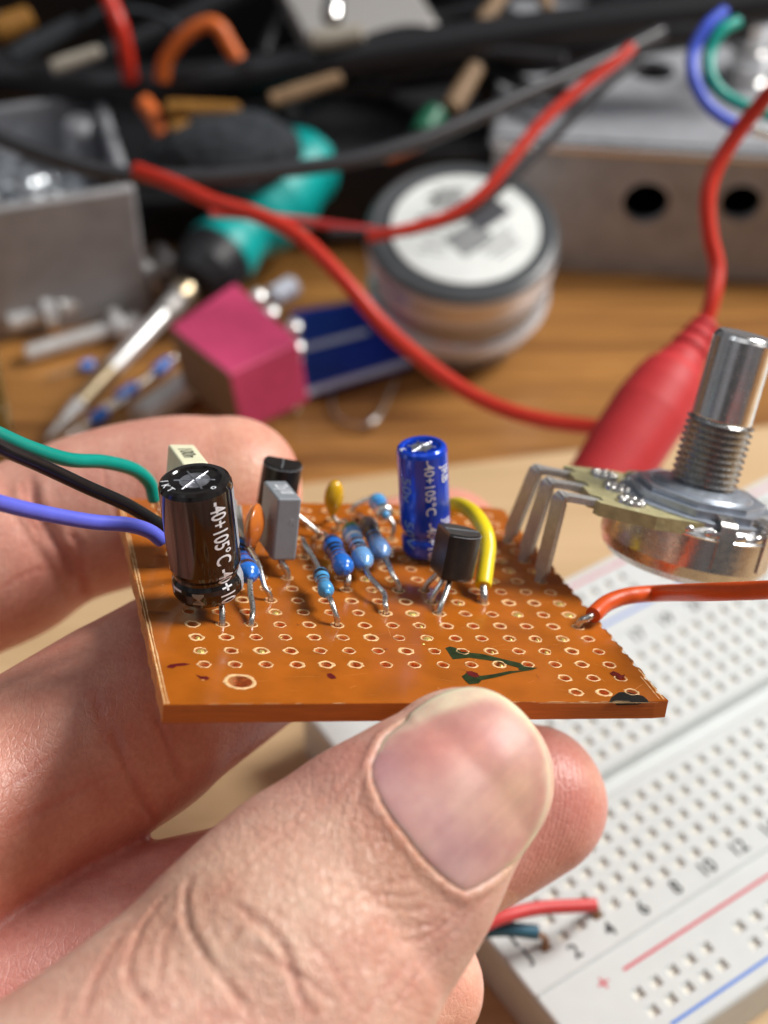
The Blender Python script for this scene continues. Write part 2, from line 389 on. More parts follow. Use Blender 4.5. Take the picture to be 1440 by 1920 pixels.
for k in range(1, 24): outline.append((XR + (XL - XR) * k / 24, YB + random.uniform(-.06, .06) + (.5 if k < 16 else 0)*min(1,(16-k)/8)))
outline.append((XL, YB))
for k in range(1, 40): outline.append((XL + random.uniform(-.09, .09), YB + (YF - YB) * k / 40))
cu = bpy.data.curves.new('c', 'CURVE'); cu.dimensions = '2D'; cu.fill_mode = 'BOTH'; cu.extrude = TH / 2
def poly_spline(pts):
    sp = cu.splines.new('POLY'); sp.points.add(len(pts) - 1)
    for k, p in enumerate(pts): sp.points[k].co = (p[0], p[1], 0, 1)
    sp.use_cyclic_u = True
poly_spline(outline)
for (i, j) in holes: poly_spline([(i * P + HR * math.cos(2 * PI * k / 14), j * P + HR * math.sin(2 * PI * k / 14)) for k in range(14)])
bigc = L(450, 1278)
poly_spline([(bigc[0] + 1.0 * math.cos(2 * PI * k / 22), bigc[1] + 1.0 * math.sin(2 * PI * k / 22)) for k in range(22)])
ob = bpy.data.objects.new('c', cu); COL.objects.link(ob); me = ob.to_mesh()
b = MB(BOARD_M)
vv = [np.array(v.co) + np.array([0, 0, -TH / 2]) for v in me.vertices]
for p in me.polygons:
    n = p.normal; c = p.center
    if abs(n.z) > .5: m = 'board'
    elif c.y < YF + .5 and abs(n.y) > .7: m = 'board_front'
    elif c.x < XL + .5 or c.x > XR - .7 or c.y > YB - .6: m = 'board_edge'
    else: m = 'board_edge'
    b.add([vv[k] for k in p.vertices], [list(range(len(p.vertices)))], m, False)
ob.to_mesh_clear(); bpy.data.objects.remove(ob)
ex, ey = (1, 0, 0), (0, 1, 0)
used_holes = {(1, 3), (2, 3), (3, 5), (4, 7), (5, 3), (6, 6), (7, 4), (8, 6), (9, 11), (9, 4), (11, 5), (14, 3), (14, 7), (14, 9), (14, 11)}
def ring(c, r0, r1, m, n=18):
    """raised chipped rim round a drilled hole"""
    A, B_, D = [], [], []
    for k in range(n):
        a = 2 * PI * k / n; j = random.uniform(-.05, .07); d = np.array([math.cos(a), math.sin(a), 0])
        A.append(np.array(c) + d * r0 + [0, 0, 0.0]); B_.append(np.array(c) + d * (r0 * .4 + r1 * .6 + j) + [0, 0, .045]); D.append(np.array(c) + d * (r1 + j * 1.4) + [0, 0, .004])
    q = lambda X, Y: b.add(X + Y, [[k, (k + 1) % n, n + (k + 1) % n, n + k][::-1] for k in range(n)], m)
    q(A, B_); q(B_, D)
for (i, j) in holes:
    r1 = RR * random.uniform(.9, 1.02) if random.random() < .85 else RR * 1.1
    ring((i * P + random.uniform(-.05, .05), j * P + random.uniform(-.05, .05), 0.0), HR, r1, 'board_rim')
    if random.random() < .17 and (i, j) not in used_holes:
        s = random.uniform(.3, 1)
        b.ell((i * P + (1 - s) * .2, j * P - (1 - s) * .15, -0.12), ((HR * s, 0, 0), (0, HR * (.5 + .5 * s), 0), (0, 0, .16)), 'solder_gold', 10, 6)
b_c = (bigc[0], bigc[1], 0.0); ring(b_c, 1.0, 1.32, 'board_rim', 26)
# chipped strips along both sawn sides
def strip(x, y0, y1, w, m, n=60, h=.03):
    pts0, pts1 = [], []
    for k in range(n + 1):
        y = y0 + (y1 - y0) * k / n
        pts0.append((x, y, h)); pts1.append((x + w * random.uniform(.45, 1.25), y, h))
    b.add(pts0 + pts1, [[k, k + 1, n + 1 + k + 1, n + 1 + k] for k in range(n)], m, False)
strip(XL + .10, YF + .1, YB - .2, .14, 'board_rim'); strip(XL + .36, YF + .1, YB - .2, .12, 'board_rim')
strip(XR - .02, YF + .3, -P * .4, -.14, 'board_rim', 14); strip(XR - .42, YF + .3, -P * .9, -.1, 'board_rim', 10)
strip(XR - .02, -P * .4, YB - .3, -.07, 'board_edge', 60)
def scr(p, q, w, m, n=8):
    p, q = np.array(p), np.array(q); d = nrm(q - p); s = np.array([-d[1], d[0], 0]); A, B_ = [], []
    for k in range(n + 1):
        t = k / n; c = p + (q - p) * t; ww = w * math.sin(PI * min(.95, max(.05, t))) ** .5 * random.uniform(.6, 1.2)
        A.append(c + s * ww); B_.append(c - s * ww)
    b.add(A + B_, [[k, n + 1 + k, n + 2 + k, k + 1] for k in range(n)], m, False)
lw = .025
for k in range(14):                                       # pale nicks along the front arris
    x = random.uniform(XL + 2, XR - 4); scr((x, YF + .02, lw), (x + random.uniform(.4, 2.4), YF + .02, lw), .03, 'board_rim', 4)
scr(L(1010, 1318, lw), L(1235, 1317.5, lw), .035, 'board_rim', 30)
for (a, c, w) in [((270, 1063), (301, 1064), .09), ((283, 1042), (318, 1043), .09), ((272, 1146), (320, 1149), .10), ((278, 1151), (318, 1152), .05)]:
    scr(L(*a, lw), L(*c, lw), w, 'scratch')
def poly(px, m, h=.02): b.add([L(x, y, h) for x, y in px], [list(range(len(px)))], m, False)
poly([(835, 1215), (843, 1212), (853, 1214), (866, 1222), (905, 1226), (945, 1236), (975, 1243), (985, 1251), (972, 1252), (930, 1240), (880, 1233), (860, 1235), (849, 1236)], 'green_ink')
poly([(972, 1251), (984, 1248), (998, 1251), (1008, 1252), (998, 1256), (985, 1258), (973, 1256)], 'green_ink', .024)
poly([(990, 1257), (960, 1262), (930, 1270), (903, 1275), (898, 1281), (880, 1283), (872, 1276), (866, 1268), (874, 1262), (888, 1263), (902, 1267), (925, 1264), (955, 1258)], 'green_ink', .028)
poly([(874, 1259), (884, 1258), (895, 1262), (899, 1269), (890, 1270), (878, 1266)], 'red_ink', .034)
poly([(1142, 1317.3), (1146, 1308), (1153, 1303), (1160, 1298), (1175, 1297), (1190, 1301), (1206, 1305), (1214, 1312), (1218, 1317.3)], 'black_ink')
poly([(1143, 1262), (1150, 1258), (1160, 1262), (1166, 1266), (1172, 1264), (1170, 1270), (1162, 1274), (1156, 1268), (1148, 1266)], 'red_ink', .05)
poly([(312, 1250), (318, 1246), (330, 1244), (345, 1243), (358, 1245), (345, 1248), (332, 1249), (324, 1253), (315, 1252)], 'red_ink')
poly([(366, 1264), (376, 1268), (388, 1268), (394, 1272), (388, 1275), (376, 1273)], 'red_ink')
poly([(613, 1263), (620, 1262), (628, 1267), (631, 1272), (621, 1273), (614, 1269)], 'red_ink')
# ink run over the front arris
fx0, fx1 = L(1150, 1318)[0], L(1212, 1318)[0]
b.add([(fx0, YF - .012, -.02), (fx1, YF - .012, -.02), (fx1 - .6, YF - .012, -.3), (fx0 + .5, YF - .012, -.35)], [[3, 2, 1, 0]], 'black_ink', False)
for k in range(130):                                      # hairline scratches and flux spots
    x, y = random.uniform(XL + 1, XR - 2), random.uniform(YF + .5, YB - 1); a = random.gauss(.2, .6); ln = random.uniform(.4, 2.6)
    scr((x, y, .012), (x + ln * math.cos(a), y + ln * math.sin(a), .012), random.uniform(.010, .022), random.choice(['scratch_pale', 'scratch_pale', 'scratch']), 5)
for k in range(26):
    x, y = random.uniform(XL + 1, XR - 2), random.uniform(YF + .5, YB - 1); r_ = random.uniform(.07, .2)
    b.ell((x, y, .0), ((r_, 0, 0), (0, r_ * random.uniform(.5, 1), 0), (0, 0, .035)), random.choice(['scratch', 'solder_gold', 'scratch_pale']), 8, 5)
pcb = b.build('perfboard', circ)

def solder_fillet(mb, p, r=.42):
    mb.ell((p[0], p[1], -.15), ((r, 0, 0), (0, r, 0), (0, 0, .25)), 'tin', 10, 6)
def lead(parent, pts, r=.30, m='tin', name='lead', hole=True, sub=8, r2=None):
    mb = MB(BOARD_M); pts = [np.asarray(p, float) for p in pts]
    if hole:
        last = pts[-1]; pts[-1] = np.array([last[0], last[1], .25]); pts.append(np.array([last[0], last[1], -2.4]))
    path = spline(pts, sub); rr = np.array([r * (1 + .09 * math.sin(3.1 * k) * .8) for k in range(len(path))])
    mb.tube(path, rr, m, 10); 
    if hole: mb.ell((pts[-1][0], pts[-1][1], -1.9), ((1.0, 0, 0), (0, 1.0, 0), (0, 0, .7)), 'tin', 12, 8)
    return mb.build(name, parent)

# --- black electrolytic capacitor
def can(name, p_bot, p_top, R, prof, sleeve, top, label):
    mb = MB(BOARD_M); ax = nrm(p_top - p_bot); Lh = np.linalg.norm(p_top - p_bot)
    eye = W2L(CAM); mid = (p_bot + p_top) / 2
    e1 = nrm((eye - mid) - ax * ((eye - mid) @ ax)); e2 = np.cross(ax, e1)
    if e2 @ np.array([1, 0, 0]) < 0: e2 = -e2
    pr = [(t * Lh, r * R) for t, r in prof]
    mb.lathe(p_bot, ax, [(0, 0)] + pr, sleeve, 56)
    ti, ri = pr[-1]
    mb.lathe(p_bot, ax, [(ti, ri), (ti - .10, ri - .02), (ti - .08, ri * .97), (ti + .02, ri * .5), (ti + .03, 0)], top, 48, mlist=[sleeve, top, top, top])
    for k in range(3):                                    # scored vent
        a = k * PI / 3 + .3; d = math.cos(a) * e1 + math.sin(a) * e2
        mb.tube([p_bot + ax * (ti - .01) - d * ri * .8, p_bot + ax * (ti + .07), p_bot + ax * (ti - .01) + d * ri * .8], .09, top, 6)
    return mb, ax, Lh, e1, e2
pB, pT = np.array([1.55, 10.1, 2.0]), np.array([-0.75, 8.6, 12.9])
prof = [(0, .80), (.015, .93), (.05, .99), (.12, 1.0), (.155, .97), (.185, .90), (.21, .90), (.245, .97), (.28, 1), (.9, 1), (.955, 1.0), (.985, .95), (1.0, .86), (.998, .74), (.985, .70)]
mb, ax, Lh, e1, e2 = can('capacitor', pB, pT, 3.1, prof, 'black_sleeve', 'cap_top', '')
def rfb(h):
    t = h / Lh; return 3.1 * np.interp(t, [p[0] for p in prof[:11]], [p[1] for p in prof[:11]])
BOLD[0] = .012; wrap_text(mb, '-40+105°C', 1.45, pB, ax, e1, e2, 3.1, Lh - .95, .56, 'print_white', .92, rfb, 6.1)
wrap_text(mb, '-40+10', 1.45, pB, ax, e1, e2, 3.1, Lh - 7.5, .56, 'print_white', .85, rfb, 3.5)
for (h0, h1, a0, a1) in [(Lh - 6.6, Lh - .9, 1.20, 1.75), (.4, 2.3, 1.15, 1.8)]:       # pale polarity band
    vs = []; K = 8
    for q in range(13):
        h = h0 + (h1 - h0) * q / 12
        for k in range(K + 1):
            a = a0 + (a1 - a0) * k / K; vs.append(pB + ax * h + (rfb(h) + .03) * (math.cos(a) * e1 + math.sin(a) * e2))
    mb.add(vs, [[q * (K + 1) + k, q * (K + 1) + k + 1, (q + 1) * (K + 1) + k + 1, (q + 1) * (K + 1) + k] for q in range(12) for k in range(K)], 'print_grey')
wrap_text(mb, 'M', 1.0, pB, ax, e1, e2, 3.1, 1.65, -.32, 'bone', 1.1, rfb)
wrap_text(mb, 'L', 1.2, pB, ax, e1, e2, 3.1, 1.7, -1.05, 'print_white', .9, rfb)
for a, s_ in ((-.95, 'T'), (-1.25, 'K'), (.62, 'o'), (-1.6, '1')):           # marks on the shoulder
    c = pB + ax * (Lh + .02) + 2.50 * (math.cos(a) * e1 + math.sin(a) * e2)
    tx = -math.sin(a) * e1 + math.cos(a) * e2; put_text(mb, s_, .62, c, tx, np.cross(ax, tx), 'print_white', lift=.03)
capb = mb.build('capacitor', circ, label='large black cylindrical capacitor printed -40+105°C, at the left of the board')
lead(capb, [pB + ax * -.0 + np.array([.9, -1.1, .1]), G(1, 3, .9)], .27)
lead(capb, [pB + np.array([0, 1.2, .1]), G(1, 5, .9)], .27)

# --- blue electrolytic capacitor
pB, pT = np.array([25.15, 23.2, .9]), np.array([22.85, 22.3, 12.1])
mb, ax, Lh, e1, e2 = can('capacitor', pB, pT, 2.47, prof, 'blue_sleeve', 'cap_top', '')
rfc = lambda h: 2.47 * np.interp(h / Lh, [p[0] for p in prof[:11]], [p[1] for p in prof[:11]])
wrap_text(mb, '-40+105°C  -40+105°C', .95, pB, ax, e1, e2, 2.47, Lh - .55, .26, 'print_white', .96, rfc)
wrap_text(mb, 'JRB', 1.0, pB, ax, e1, e2, 2.47, Lh - 1.4, .93, 'print_white', .9, rfc)
wrap_text(mb, 'JRB', 1.0, pB, ax, e1, e2, 2.47, Lh - 7.1, .93, 'print_white', .9, rfc)
wrap_text(mb, '50v', 1.05, pB, ax, e1, e2, 2.47, Lh - 2.5, -.72, 'print_blue', 1.25, rfc)
wrap_text(mb, '50V', 1.05, pB, ax, e1, e2, 2.47, Lh - 7.2, -.70, 'print_blue', 1.25, rfc)
a = -1.1; c = pB + ax * (Lh + .0) + 2.0 * (math.cos(a) * e1 + math.sin(a) * e2)
put_text(mb, 'K', .6, c, -math.sin(a) * e1 + math.cos(a) * e2, np.cross(ax, -math.sin(a) * e1 + math.cos(a) * e2), 'print_white', lift=.04)
capb = mb.build('capacitor', circ, label='slim shiny blue cylindrical capacitor printed JRB and 50v, at the middle of the board')
lead(capb, [pB + np.array([.2, -1.0, 0.1]), G(10, 9, .5)], .25); lead(capb, [pB + np.array([-.2, 1.0, 0.1]), G(10, 10, .5)], .25)

# --- resistors: dog-bone bodies with painted rings
def resistor(pa, pb_, R, base, bands, label, la, lb):
    mb = MB(BOARD_M); pa, pb_ = np.asarray(pa, float), np.asarray(pb_, float); ax = nrm(pb_ - pa); Ln = np.linalg.norm(pb_ - pa)
    prof = []; ml = []
    N = 64
    def rad(t):
        e = .27
        r = .84
        for c in (e / 2 + .02, 1 - e / 2 - .02):
            d = abs(t - c) / (e / 2 + .05)
            if d < 1: r = max(r, .84 + .16 * (1 - d ** 3))
        if t < .13: r *= math.sqrt(max(0, 1 - ((.13 - t) / .13) ** 2))
        if t > .87: r *= math.sqrt(max(0, 1 - ((t - .87) / .13) ** 2))
        return r * R
    for k in range(N + 1):
        t = k / N; prof.append((t * Ln, max(rad(t), .0)))
        if k < N:
            tm = (k + .5) / N; c = base
            for (c0, w, col) in bands:
                if abs(tm - c0) < w / 2: c = col
            ml.append(c)
    mb.lathe(pa, ax, prof, base, 28, mlist=ml)
    for (q, s) in ((pa, -1), (pb_, 1)):                     # paint climbs the lead a little
        mb.lathe(q - ax * s * .25, ax * s, [(0, .62 * R), (.25, .42 * R), (.5, .30), (.8, .27)], base if base != 'r_greybrown' else 'r_dim', 14)
    o = mb.build('resistor', circ, label=label)
    lead(o, [pa] + [np.asarray(p, float) for p in la], .26); lead(o, [pb_] + [np.asarray(p, float) for p in lb], .26)
    return o
bd5 = lambda *c: [(.14, .10, c[0]), (.33, .07, c[1]), (.46, .07, c[2]), (.59, .07, c[3]), (.82, .08, c[4])]
# (pa far end, pb near end)
a, c = L(443, 1028, 2.0), L(467, 1078, 2.0)
resistor(a - (c - a) * .25, c + nrm(c - a) * .5, 1.05, 'r_blue', bd5('r_black', 'r_black', 'r_black', 'r_violet', 'r_brown'), 'bright blue resistor right beside the black cylindrical capacitor', [a + (a - c) * .45, G(1, 8, .6)], [L(469, 1108, 1.5), L(474, 1140, .9), G(2, 3, .6)])
a, c = L(600, 1073, 2.1), L(613, 1112, 2.1)
resistor(a, c, .74, 'r_sky', [(.2, .12, 'r_black'), (.42, .07, 'r_black'), (.56, .07, 'r_greybrown'), (.70, .07, 'r_brown')], 'small sky blue resistor nearest the front edge', [L(588, 1047, 2.6), L(572, 1022, 3.0), L(567, 1012, 2.2), G(5, 9, .8)], [L(622, 1130, 1.8), L(629, 1152, 1.0), G(5, 3, .5)])
a, c = L(619, 1014, 2.0), L(648, 1069, 2.0)
resistor(a, c, .98, 'r_blue', [(.16, .06, 'r_black'), (.34, .07, 'r_black'), (.46, .07, 'r_black'), (.58, .07, 'r_brown')] + [(.70, .06, 'r_brown')], 'bright blue resistor at the left end of the row of three', [L(610, 1003, 2.2), L(606, 1000, 1.4), G(6, 11, .6)], [L(653, 1078, 1.5), L(653, 1093, .9), G(6, 6, .4)])
a, c = L(655, 989, 2.0), L(685, 1059, 2.0)
resistor(a, c, 1.0, 'r_pale', [(.12, .12, 'r_green'), (.34, .07, 'print_white'), (.50, .07, 'r_greybrown'), (.62, .06, 'r_black'), (.74, .06, 'r_brown')], 'pale blue resistor with a green ring, middle of the row of three', [L(648, 980, 2.0), L(645, 977, 1.2), G(7, 12, .6)], [L(690, 1077, 1.8), L(707, 1098, 1.5), L(721, 1115, 1.1), L(722, 1132, .8), G(7, 4, .4)])
a, c = L(686, 978, 2.0), L(718, 1041, 2.0)
resistor(a, c, 1.0, 'r_dim', [(.22, .40, 'r_greybrown'), (.44, .07, 'r_black'), (.56, .08, 'r_greybrown'), (.68, .06, 'r_brown')], 'blue and brown resistor at the right end of the row of three', [L(682, 972, 1.8), G(8, 13, .6)], [L(727, 1055, 1.8), L(736, 1077, 1.3), G(8, 6, .5)])
a, c = L(705, 937, 2.2), L(724, 966, 2.2)
resistor(a, c, .95, 'r_sky', [(.40, .08, 'r_blue'), (.55, .07, 'r_blue'), (.9, .26, 'tin')], 'short blue resistor standing alone near the back edge', [L(699, 933, 1.8), G(8, 14, .7)], [L(731, 973, 2.0), L(738, 988, 1.3), G(9, 11, .5)])

# --- yellow bead capacitor
mb = MB(BOARD_M); c = L(626, 931, 3.4)
mb.ell(c, ((1.0, .3, 0), (-.25, .85, 0), (0, 0, 1.75)), 'yellow_bead', 28, 24, deform=lambda x, y, z: (x * (1 if z > -.2 else 1 - .62 * ((-.2 - z) / .8) ** 1.1), y * (1 if z > -.2 else 1 - .55 * ((-.2 - z) / .8)), z * (1 if z > 0 else 1.35)))
o = mb.build('capacitor', circ, label='small yellow bead capacitor on two thin legs')
lead(o, [c + [.1, -.1, -2.1], G(7, 12, .8)], .24); lead(o, [c + [.2, .5, -2.0], G(7, 13, .7)], .24)

# --- orange disc capacitor
mb = MB(BOARD_M); c = L(477, 984, 5.0)
da = nrm((.38, .92, 0)); db = nrm(np.cross((0, 0, 1), da)); up = nrm((-.02, -.06, 1))
mb.ell(c, (da * 2.2, db * .92, up * 2.05), 'orange_ceramic', 34, 26, deform=lambda x, y, z: (x, y * (1 - .35 * (x * x + z * z)), z * (1.0 if z > 0 else 1.12)))
o = mb.build('capacitor', circ, label='orange disc capacitor seen almost edge on')
lead(o, [c - da * .9 + [0, 0, -2.0], L(486, 1062, 2.4), L(496, 1100, 1.2), G(3, 5, .4)], .24); lead(o, [c + da * 1.2 + [0, 0, -1.9], G(3, 9, .9)], .24)
mb = MB(BOARD_M)                                           # folded bare leg behind the black can
mb.wire([L(440, 940, 4), L(447, 985, 3.4), L(455, 1010, 2.6), G(2, 8, .2)], .22, 'tin_dull'); mb.wire([L(449, 950, 4), L(453, 985, 3.4), L(457, 1015, 2.4), G(2, 9, .2)], .2, 'tin_dull')
mb.build('bare_lead', circ, label='pair of thin bare leads behind the black capacitor')

# --- box film capacitors
def boxcap(FL, FR, BL, h, mtop, txt, label, name='capacitor', leads=(), bev=.22, tr=1, downv=None):
    mb = MB(BOARD_M); FL, FR, BL = [np.asarray(q, float) for q in (FL, FR, BL)]
    x = FR - FL; y = BL - FL; y = nrm(y - x * (y @ x) / (x @ x)) * np.linalg.norm(y)
    z = nrm(np.cross(x, y)); z = nrm(z) if downv is None else nrm(downv)
    mb.box(FL - z * h, x, y, z * h, mtop, bev=bev)
    c = FL + x / 2 + y / 2
    ext = np.linalg.norm(y)
    put_text(mb, txt, np.linalg.norm(x) * .52, c + nrm(z) * .005, nrm(-y), nrm(x), 'print_white' if mtop == 'grey_case' else 'print_dark', sx=.50 if mtop == 'grey_case' else .8, lift=.02)
    o = mb.build(name, circ, label=label)
    for p in leads: lead(o, p, .27)
    return o, x, y, z
FL, FR, BL = L(521, 935, 7.9), L(566, 935, 7.9), L(497, 901, 7.7)
o, x, y, z = boxcap(FL, FR, BL, 6.1, 'grey_case', '22nJ100', 'grey box capacitor with printed top in front of a black transistor')
c = FL + x * .5 - z * 6.0
lead(o, [c + nrm(y) * .9, c + nrm(y) * .5 - z * .5, G(4, 7, .5)], .3); lead(o, [c + nrm(y) * 4.2, G(4, 9, .5)], .3)
mb = MB(BOARD_M); q = FL + x * .72 - z * 2.3 - nrm(y) * .012; put_text(mb, 'R', .62, q, nrm(x), z, 'print_grey', lift=.015)
d = mb; 
d.build('stamp', o)
FL, FR, BL = L(341, 868, 10.6), L(392, 868, 10.6), L(333, 833, 10.4)
o, x, y, z = boxcap(FL, FR, BL, 8, 'ivory_case', '100n', 'ivory box capacitor peeking out behind the black cylindrical capacitor')
lead(o, [FL + x * .5 + y * .3 - z * 7.9, G(2, 10, .5)], .3)

# --- transistors
def to92(top_c, bot_c, face, label, r=2.35, cut=.55, r_b=None):
    mb = MB(BOARD_M); top_c, bot_c = np.asarray(top_c, float), np.asarray(bot_c, float); ax = nrm(top_c - bot_c)
    f = nrm(np.asarray(face) - ax * (np.asarray(face) @ ax)); s = np.cross(ax, f)
    a0 = math.acos(cut); poly_ = []
    K = 26
    for k in range(K + 1):
        a = a0 + (2 * PI - 2 * a0) * k / K; poly_.append(r * (math.cos(a) * f + math.sin(a) * s))
    n = len(poly_); hgt = np.linalg.norm(top_c - bot_c)
    lv = [(0, .93), (.06, 1), (.94, 1.0), (1.0, .95)]; rr = [[bot_c + ax * t * hgt + p * k for p in poly_] for t, k in lv]
    for q in range(3):
        mb.add(rr[q] + rr[q + 1], [[k, k + 1, n + k + 1, n + k] for k in range(n - 1)], 'moulded_black', q == 1); a_, b_ = rr[q], rr[q + 1]; mb.add([a_[-1], a_[0], b_[0], b_[-1]], [[0, 1, 2, 3]], 'moulded_black', False)
    mb.add(rr[3], [list(range(n))], 'moulded_black', False); mb.add(rr[0], [list(range(n))[::-1]], 'moulded_black', False)
    mb.tube([top_c + f * r * cut * .9 + ax * .02, top_c - f * r * .9 + ax * .02], .035, 'print_grey', 6)     # mould line
    rim = [bot_c + ax * hgt * .955 + p * 1.003 for p in poly_[1:-1]]; mb.tube(rim, .025, 'print_grey', 5)
    return mb.build('transistor', circ, label=label), ax, f, s
tc, bc = L(857, 993, 6.7), L(840, 1078, 2.35)
o, ax, f, s = to92(tc, bc, (-1, .02, .1), 'black half-round transistor leaning to the right in front of the blue capacitor')
for k, (gi, gj, off) in enumerate([(9, 4, -1.1), (9, 5, 0), (9, 6, 1.1)]):
    st = bc + np.array([-.1, off, .1]) + ax * .1
    lead(o, [st, (st + G(gi, gj, 1.0)) / 2 + [.1, 0, -.1], G(gi, gj, .5)], .27)
tc, bc = L(531, 864, 9.2), L(540, 950, 4.2)
tc = L(531, 866, 7.6); bc = tc - nrm((.05, -.05, 1)) * 4.9
o, ax, f, s = to92(tc, bc, (.25, .95, .1), 'black transistor standing behind the grey box capacitor', r=1.95)
for off in (-1.1, 0, 1.1): lead(o, [bc + [off, 0, .1], G(4 + (off > -1) + (off > 1) * 1, 11, .5)], .25)

# --- potentiometer
AX = nrm((.110, .052, .99)); PC = np.array([51.4, 19.1, 10.2])        # bushing foot
pe = nrm(np.array([-1.0, .10, 0]) - AX * (np.array([-1.0, .10, 0]) @ AX)); pf = np.cross(AX, pe)      # pe points to the terminals, pf to the viewer
if pf[1] > 0: pf = -pf
mb = MB(BOARD_M); R = 8.7
mb.lathe(PC - AX * 8.6, AX, [(0, 0), (0, 4), (.05, 6.5), (.35, 7.6), (1.1, 8.35), (2.2, R), (5.3, R), (5.4, R - .4), (5.4, 0)], 'nickel', 72)
pot = mb.build('potentiometer', circ, label='round metal potentiometer with upright shaft, soldered to the right side of the board')
def PP(u, v, h): return PC + pe * u + pf * v + AX * h
mb = MB(BOARD_M)                                            # phenolic terminal plate
pl = []
for k in range(0, 30):
    a = PI / 2 * 1.02 + (2 * PI - PI * 1.04) * k / 29; pl.append((R * .93 * math.cos(a), R * .93 * math.sin(a)))
edge = []
ys = [-6.6, -4.9, -4.9, -3.4, -2.4, -1.0, -.4, .4, 1.0, 2.4, 3.4, 4.9, 4.9, 6.6]
prof_e = [(7.0, -8.0), (10.5, -7.0), (12.2, -6.6), (12.5, -5.9), (11.6, -5.6), (11.6, -4.4), (12.5, -4.0), (12.5, -1.2), (11.6, -.8), (11.6, .6), (12.5, 1.0), (12.5, 3.8), (11.6, 4.2), (11.6, 5.4), (12.5, 5.7), (12.2, 6.5), (10.5, 7.0), (7.0, 8.0)]
poly_ = [PP(u, v, -3.3) for u, v in prof_e] + [PP(R * .9 * math.cos(a), R * .9 * math.sin(a), -3.3) for a in np.linspace(PI * .62, PI * 1.38, 24)]
mb.prism(poly_, AX * 1.3, 'phenolic')
for v in (-5, 0, 5):
    mb.lathe(PP(8.6, v * .92, -2.1), AX, [(0, 1.5), (.35, 1.45), (.5, 1.0), (.30, .6), (.28, 0)], 'steel', 18)
    for k in range(8):
        a = 2 * PI * k / 8 + v; mb.ell(PP(8.6 + 1.05 * math.cos(a), v * .92 + 1.05 * math.sin(a), -1.72), (pe * .42, pf * .42, AX * .25), 'tin', 8, 6)
mb.build('terminal_plate', pot)
mb = MB(BOARD_M)                                            # metal front plate, ribbed rim, folded tabs
oc = [(6.9 * math.cos(a), 6.9 * math.sin(a)) for a in np.linspace(0, 2 * PI, 9)[:-1] + PI / 8]
def oct_(r, h, cnt=8, ph=PI / 8): return [PP(r * math.cos(a), r * math.sin(a), h) for a in np.linspace(0, 2 * PI, cnt + 1)[:-1] + ph]
mb.lathe(PC - AX * 2.3, AX, [(0, 7.9), (.45, 7.9), (.55, 7.5)], 'plate_steel', 64)
mb.prism(oct_(7.4, -1.75), AX * .75, 'plate_steel'); mb.prism(oct_(6.5, -1.0), AX * .55, 'plate_steel')
mb.lathe(PC - AX * .45, AX, [(0, 5.2), (.25, 5.0), (.5, 4.2), (.6, 3.5)], 'plate_steel', 48)
mb.lathe(PC - AX * 3.2, AX, [(-.25, R - .05), (0, R + .05), (.15, R - .1), (.5, R - .3), (.9, 7.9)], 'steel', 72)
for k in range(11):
    a = PI * .35 + k * .32; d = pe * math.cos(a) + pf * math.sin(a)
    mb.ell(PC + d * (R - .35) - AX * 2.75, (d * .35, np.cross(AX, d) * .95, AX * .5), 'steel', 10, 8)
mb.build('front_plate', pot)
for (a, w) in ((PI * .50, 1.6), (PI * .70, 1.7), (PI * 1.2, 1.6), (-PI * .3, 1.6)):
    mb = MB(BOARD_M); d = pe * math.cos(a) + pf * math.sin(a); t = np.cross(AX, d)
    path = [PC + d * (R + .14) - AX * 6.0, PC + d * (R + .16) - AX * 2.4, PC + d * (R - .1) - AX * 1.55, PC + d * (R - .7) - AX * 1.2, PC + d * (R - 2.0) - AX * 1.05]
    path = spline(path, 4)
    A = [p - t * w / 2 for p in path] + [p + t * w / 2 for p in path]; n = len(path)
    nn = [nrm(np.cross(np.gradient(path, axis=0)[k], t)) * .28 for k in range(n)]
    Bq = [p - t * w / 2 + nn[k] for k, p in enumerate(path)] + [p + t * w / 2 + nn[k] for k, p in enumerate(path)]
    mb.add(A, [[k, k + 1, n + k + 1, n + k] for k in range(n - 1)], 'nickel'); mb.add(Bq, [[k, k + 1, n + k + 1, n + k][::-1] for k in range(n - 1)], 'nickel')
    for s0 in (0, n): mb.add(A[s0:s0 + n] + Bq[s0:s0 + n], [[k, k + 1, n + k + 1, n + k] for k in range(n - 1)], 'nickel', False)
    mb.build('tab', pot)
mb = MB(BOARD_M); pr = []; N = 10                            # threaded bushing as a true helix-like stack of crests
for k in range(N):
    t0 = .35 + k * .66; pr += [(t0, 2.78), (t0 + .14, 3.0), (t0 + .30, 3.34), (t0 + .36, 3.34), (t0 + .52, 3.0)]
mb.lathe(PC - AX * .1, AX, [(0, 3.3)] + pr + [(7.0, 2.8), (7.15, 2.5), (7.15, 0)], 'thread', 56)
mb.build('threaded_bushing', pot)
mb = MB(BOARD_M)
mb.lathe(PC + AX * 6.9, AX, [(0, 2.95), (.1, 2.98), (7.9, 2.98), (8.3, 2.75), (8.5, 2.55), (8.5, 2.2), (8.46, 0)], 'steel', 64)
mb.build('shaft', pot)
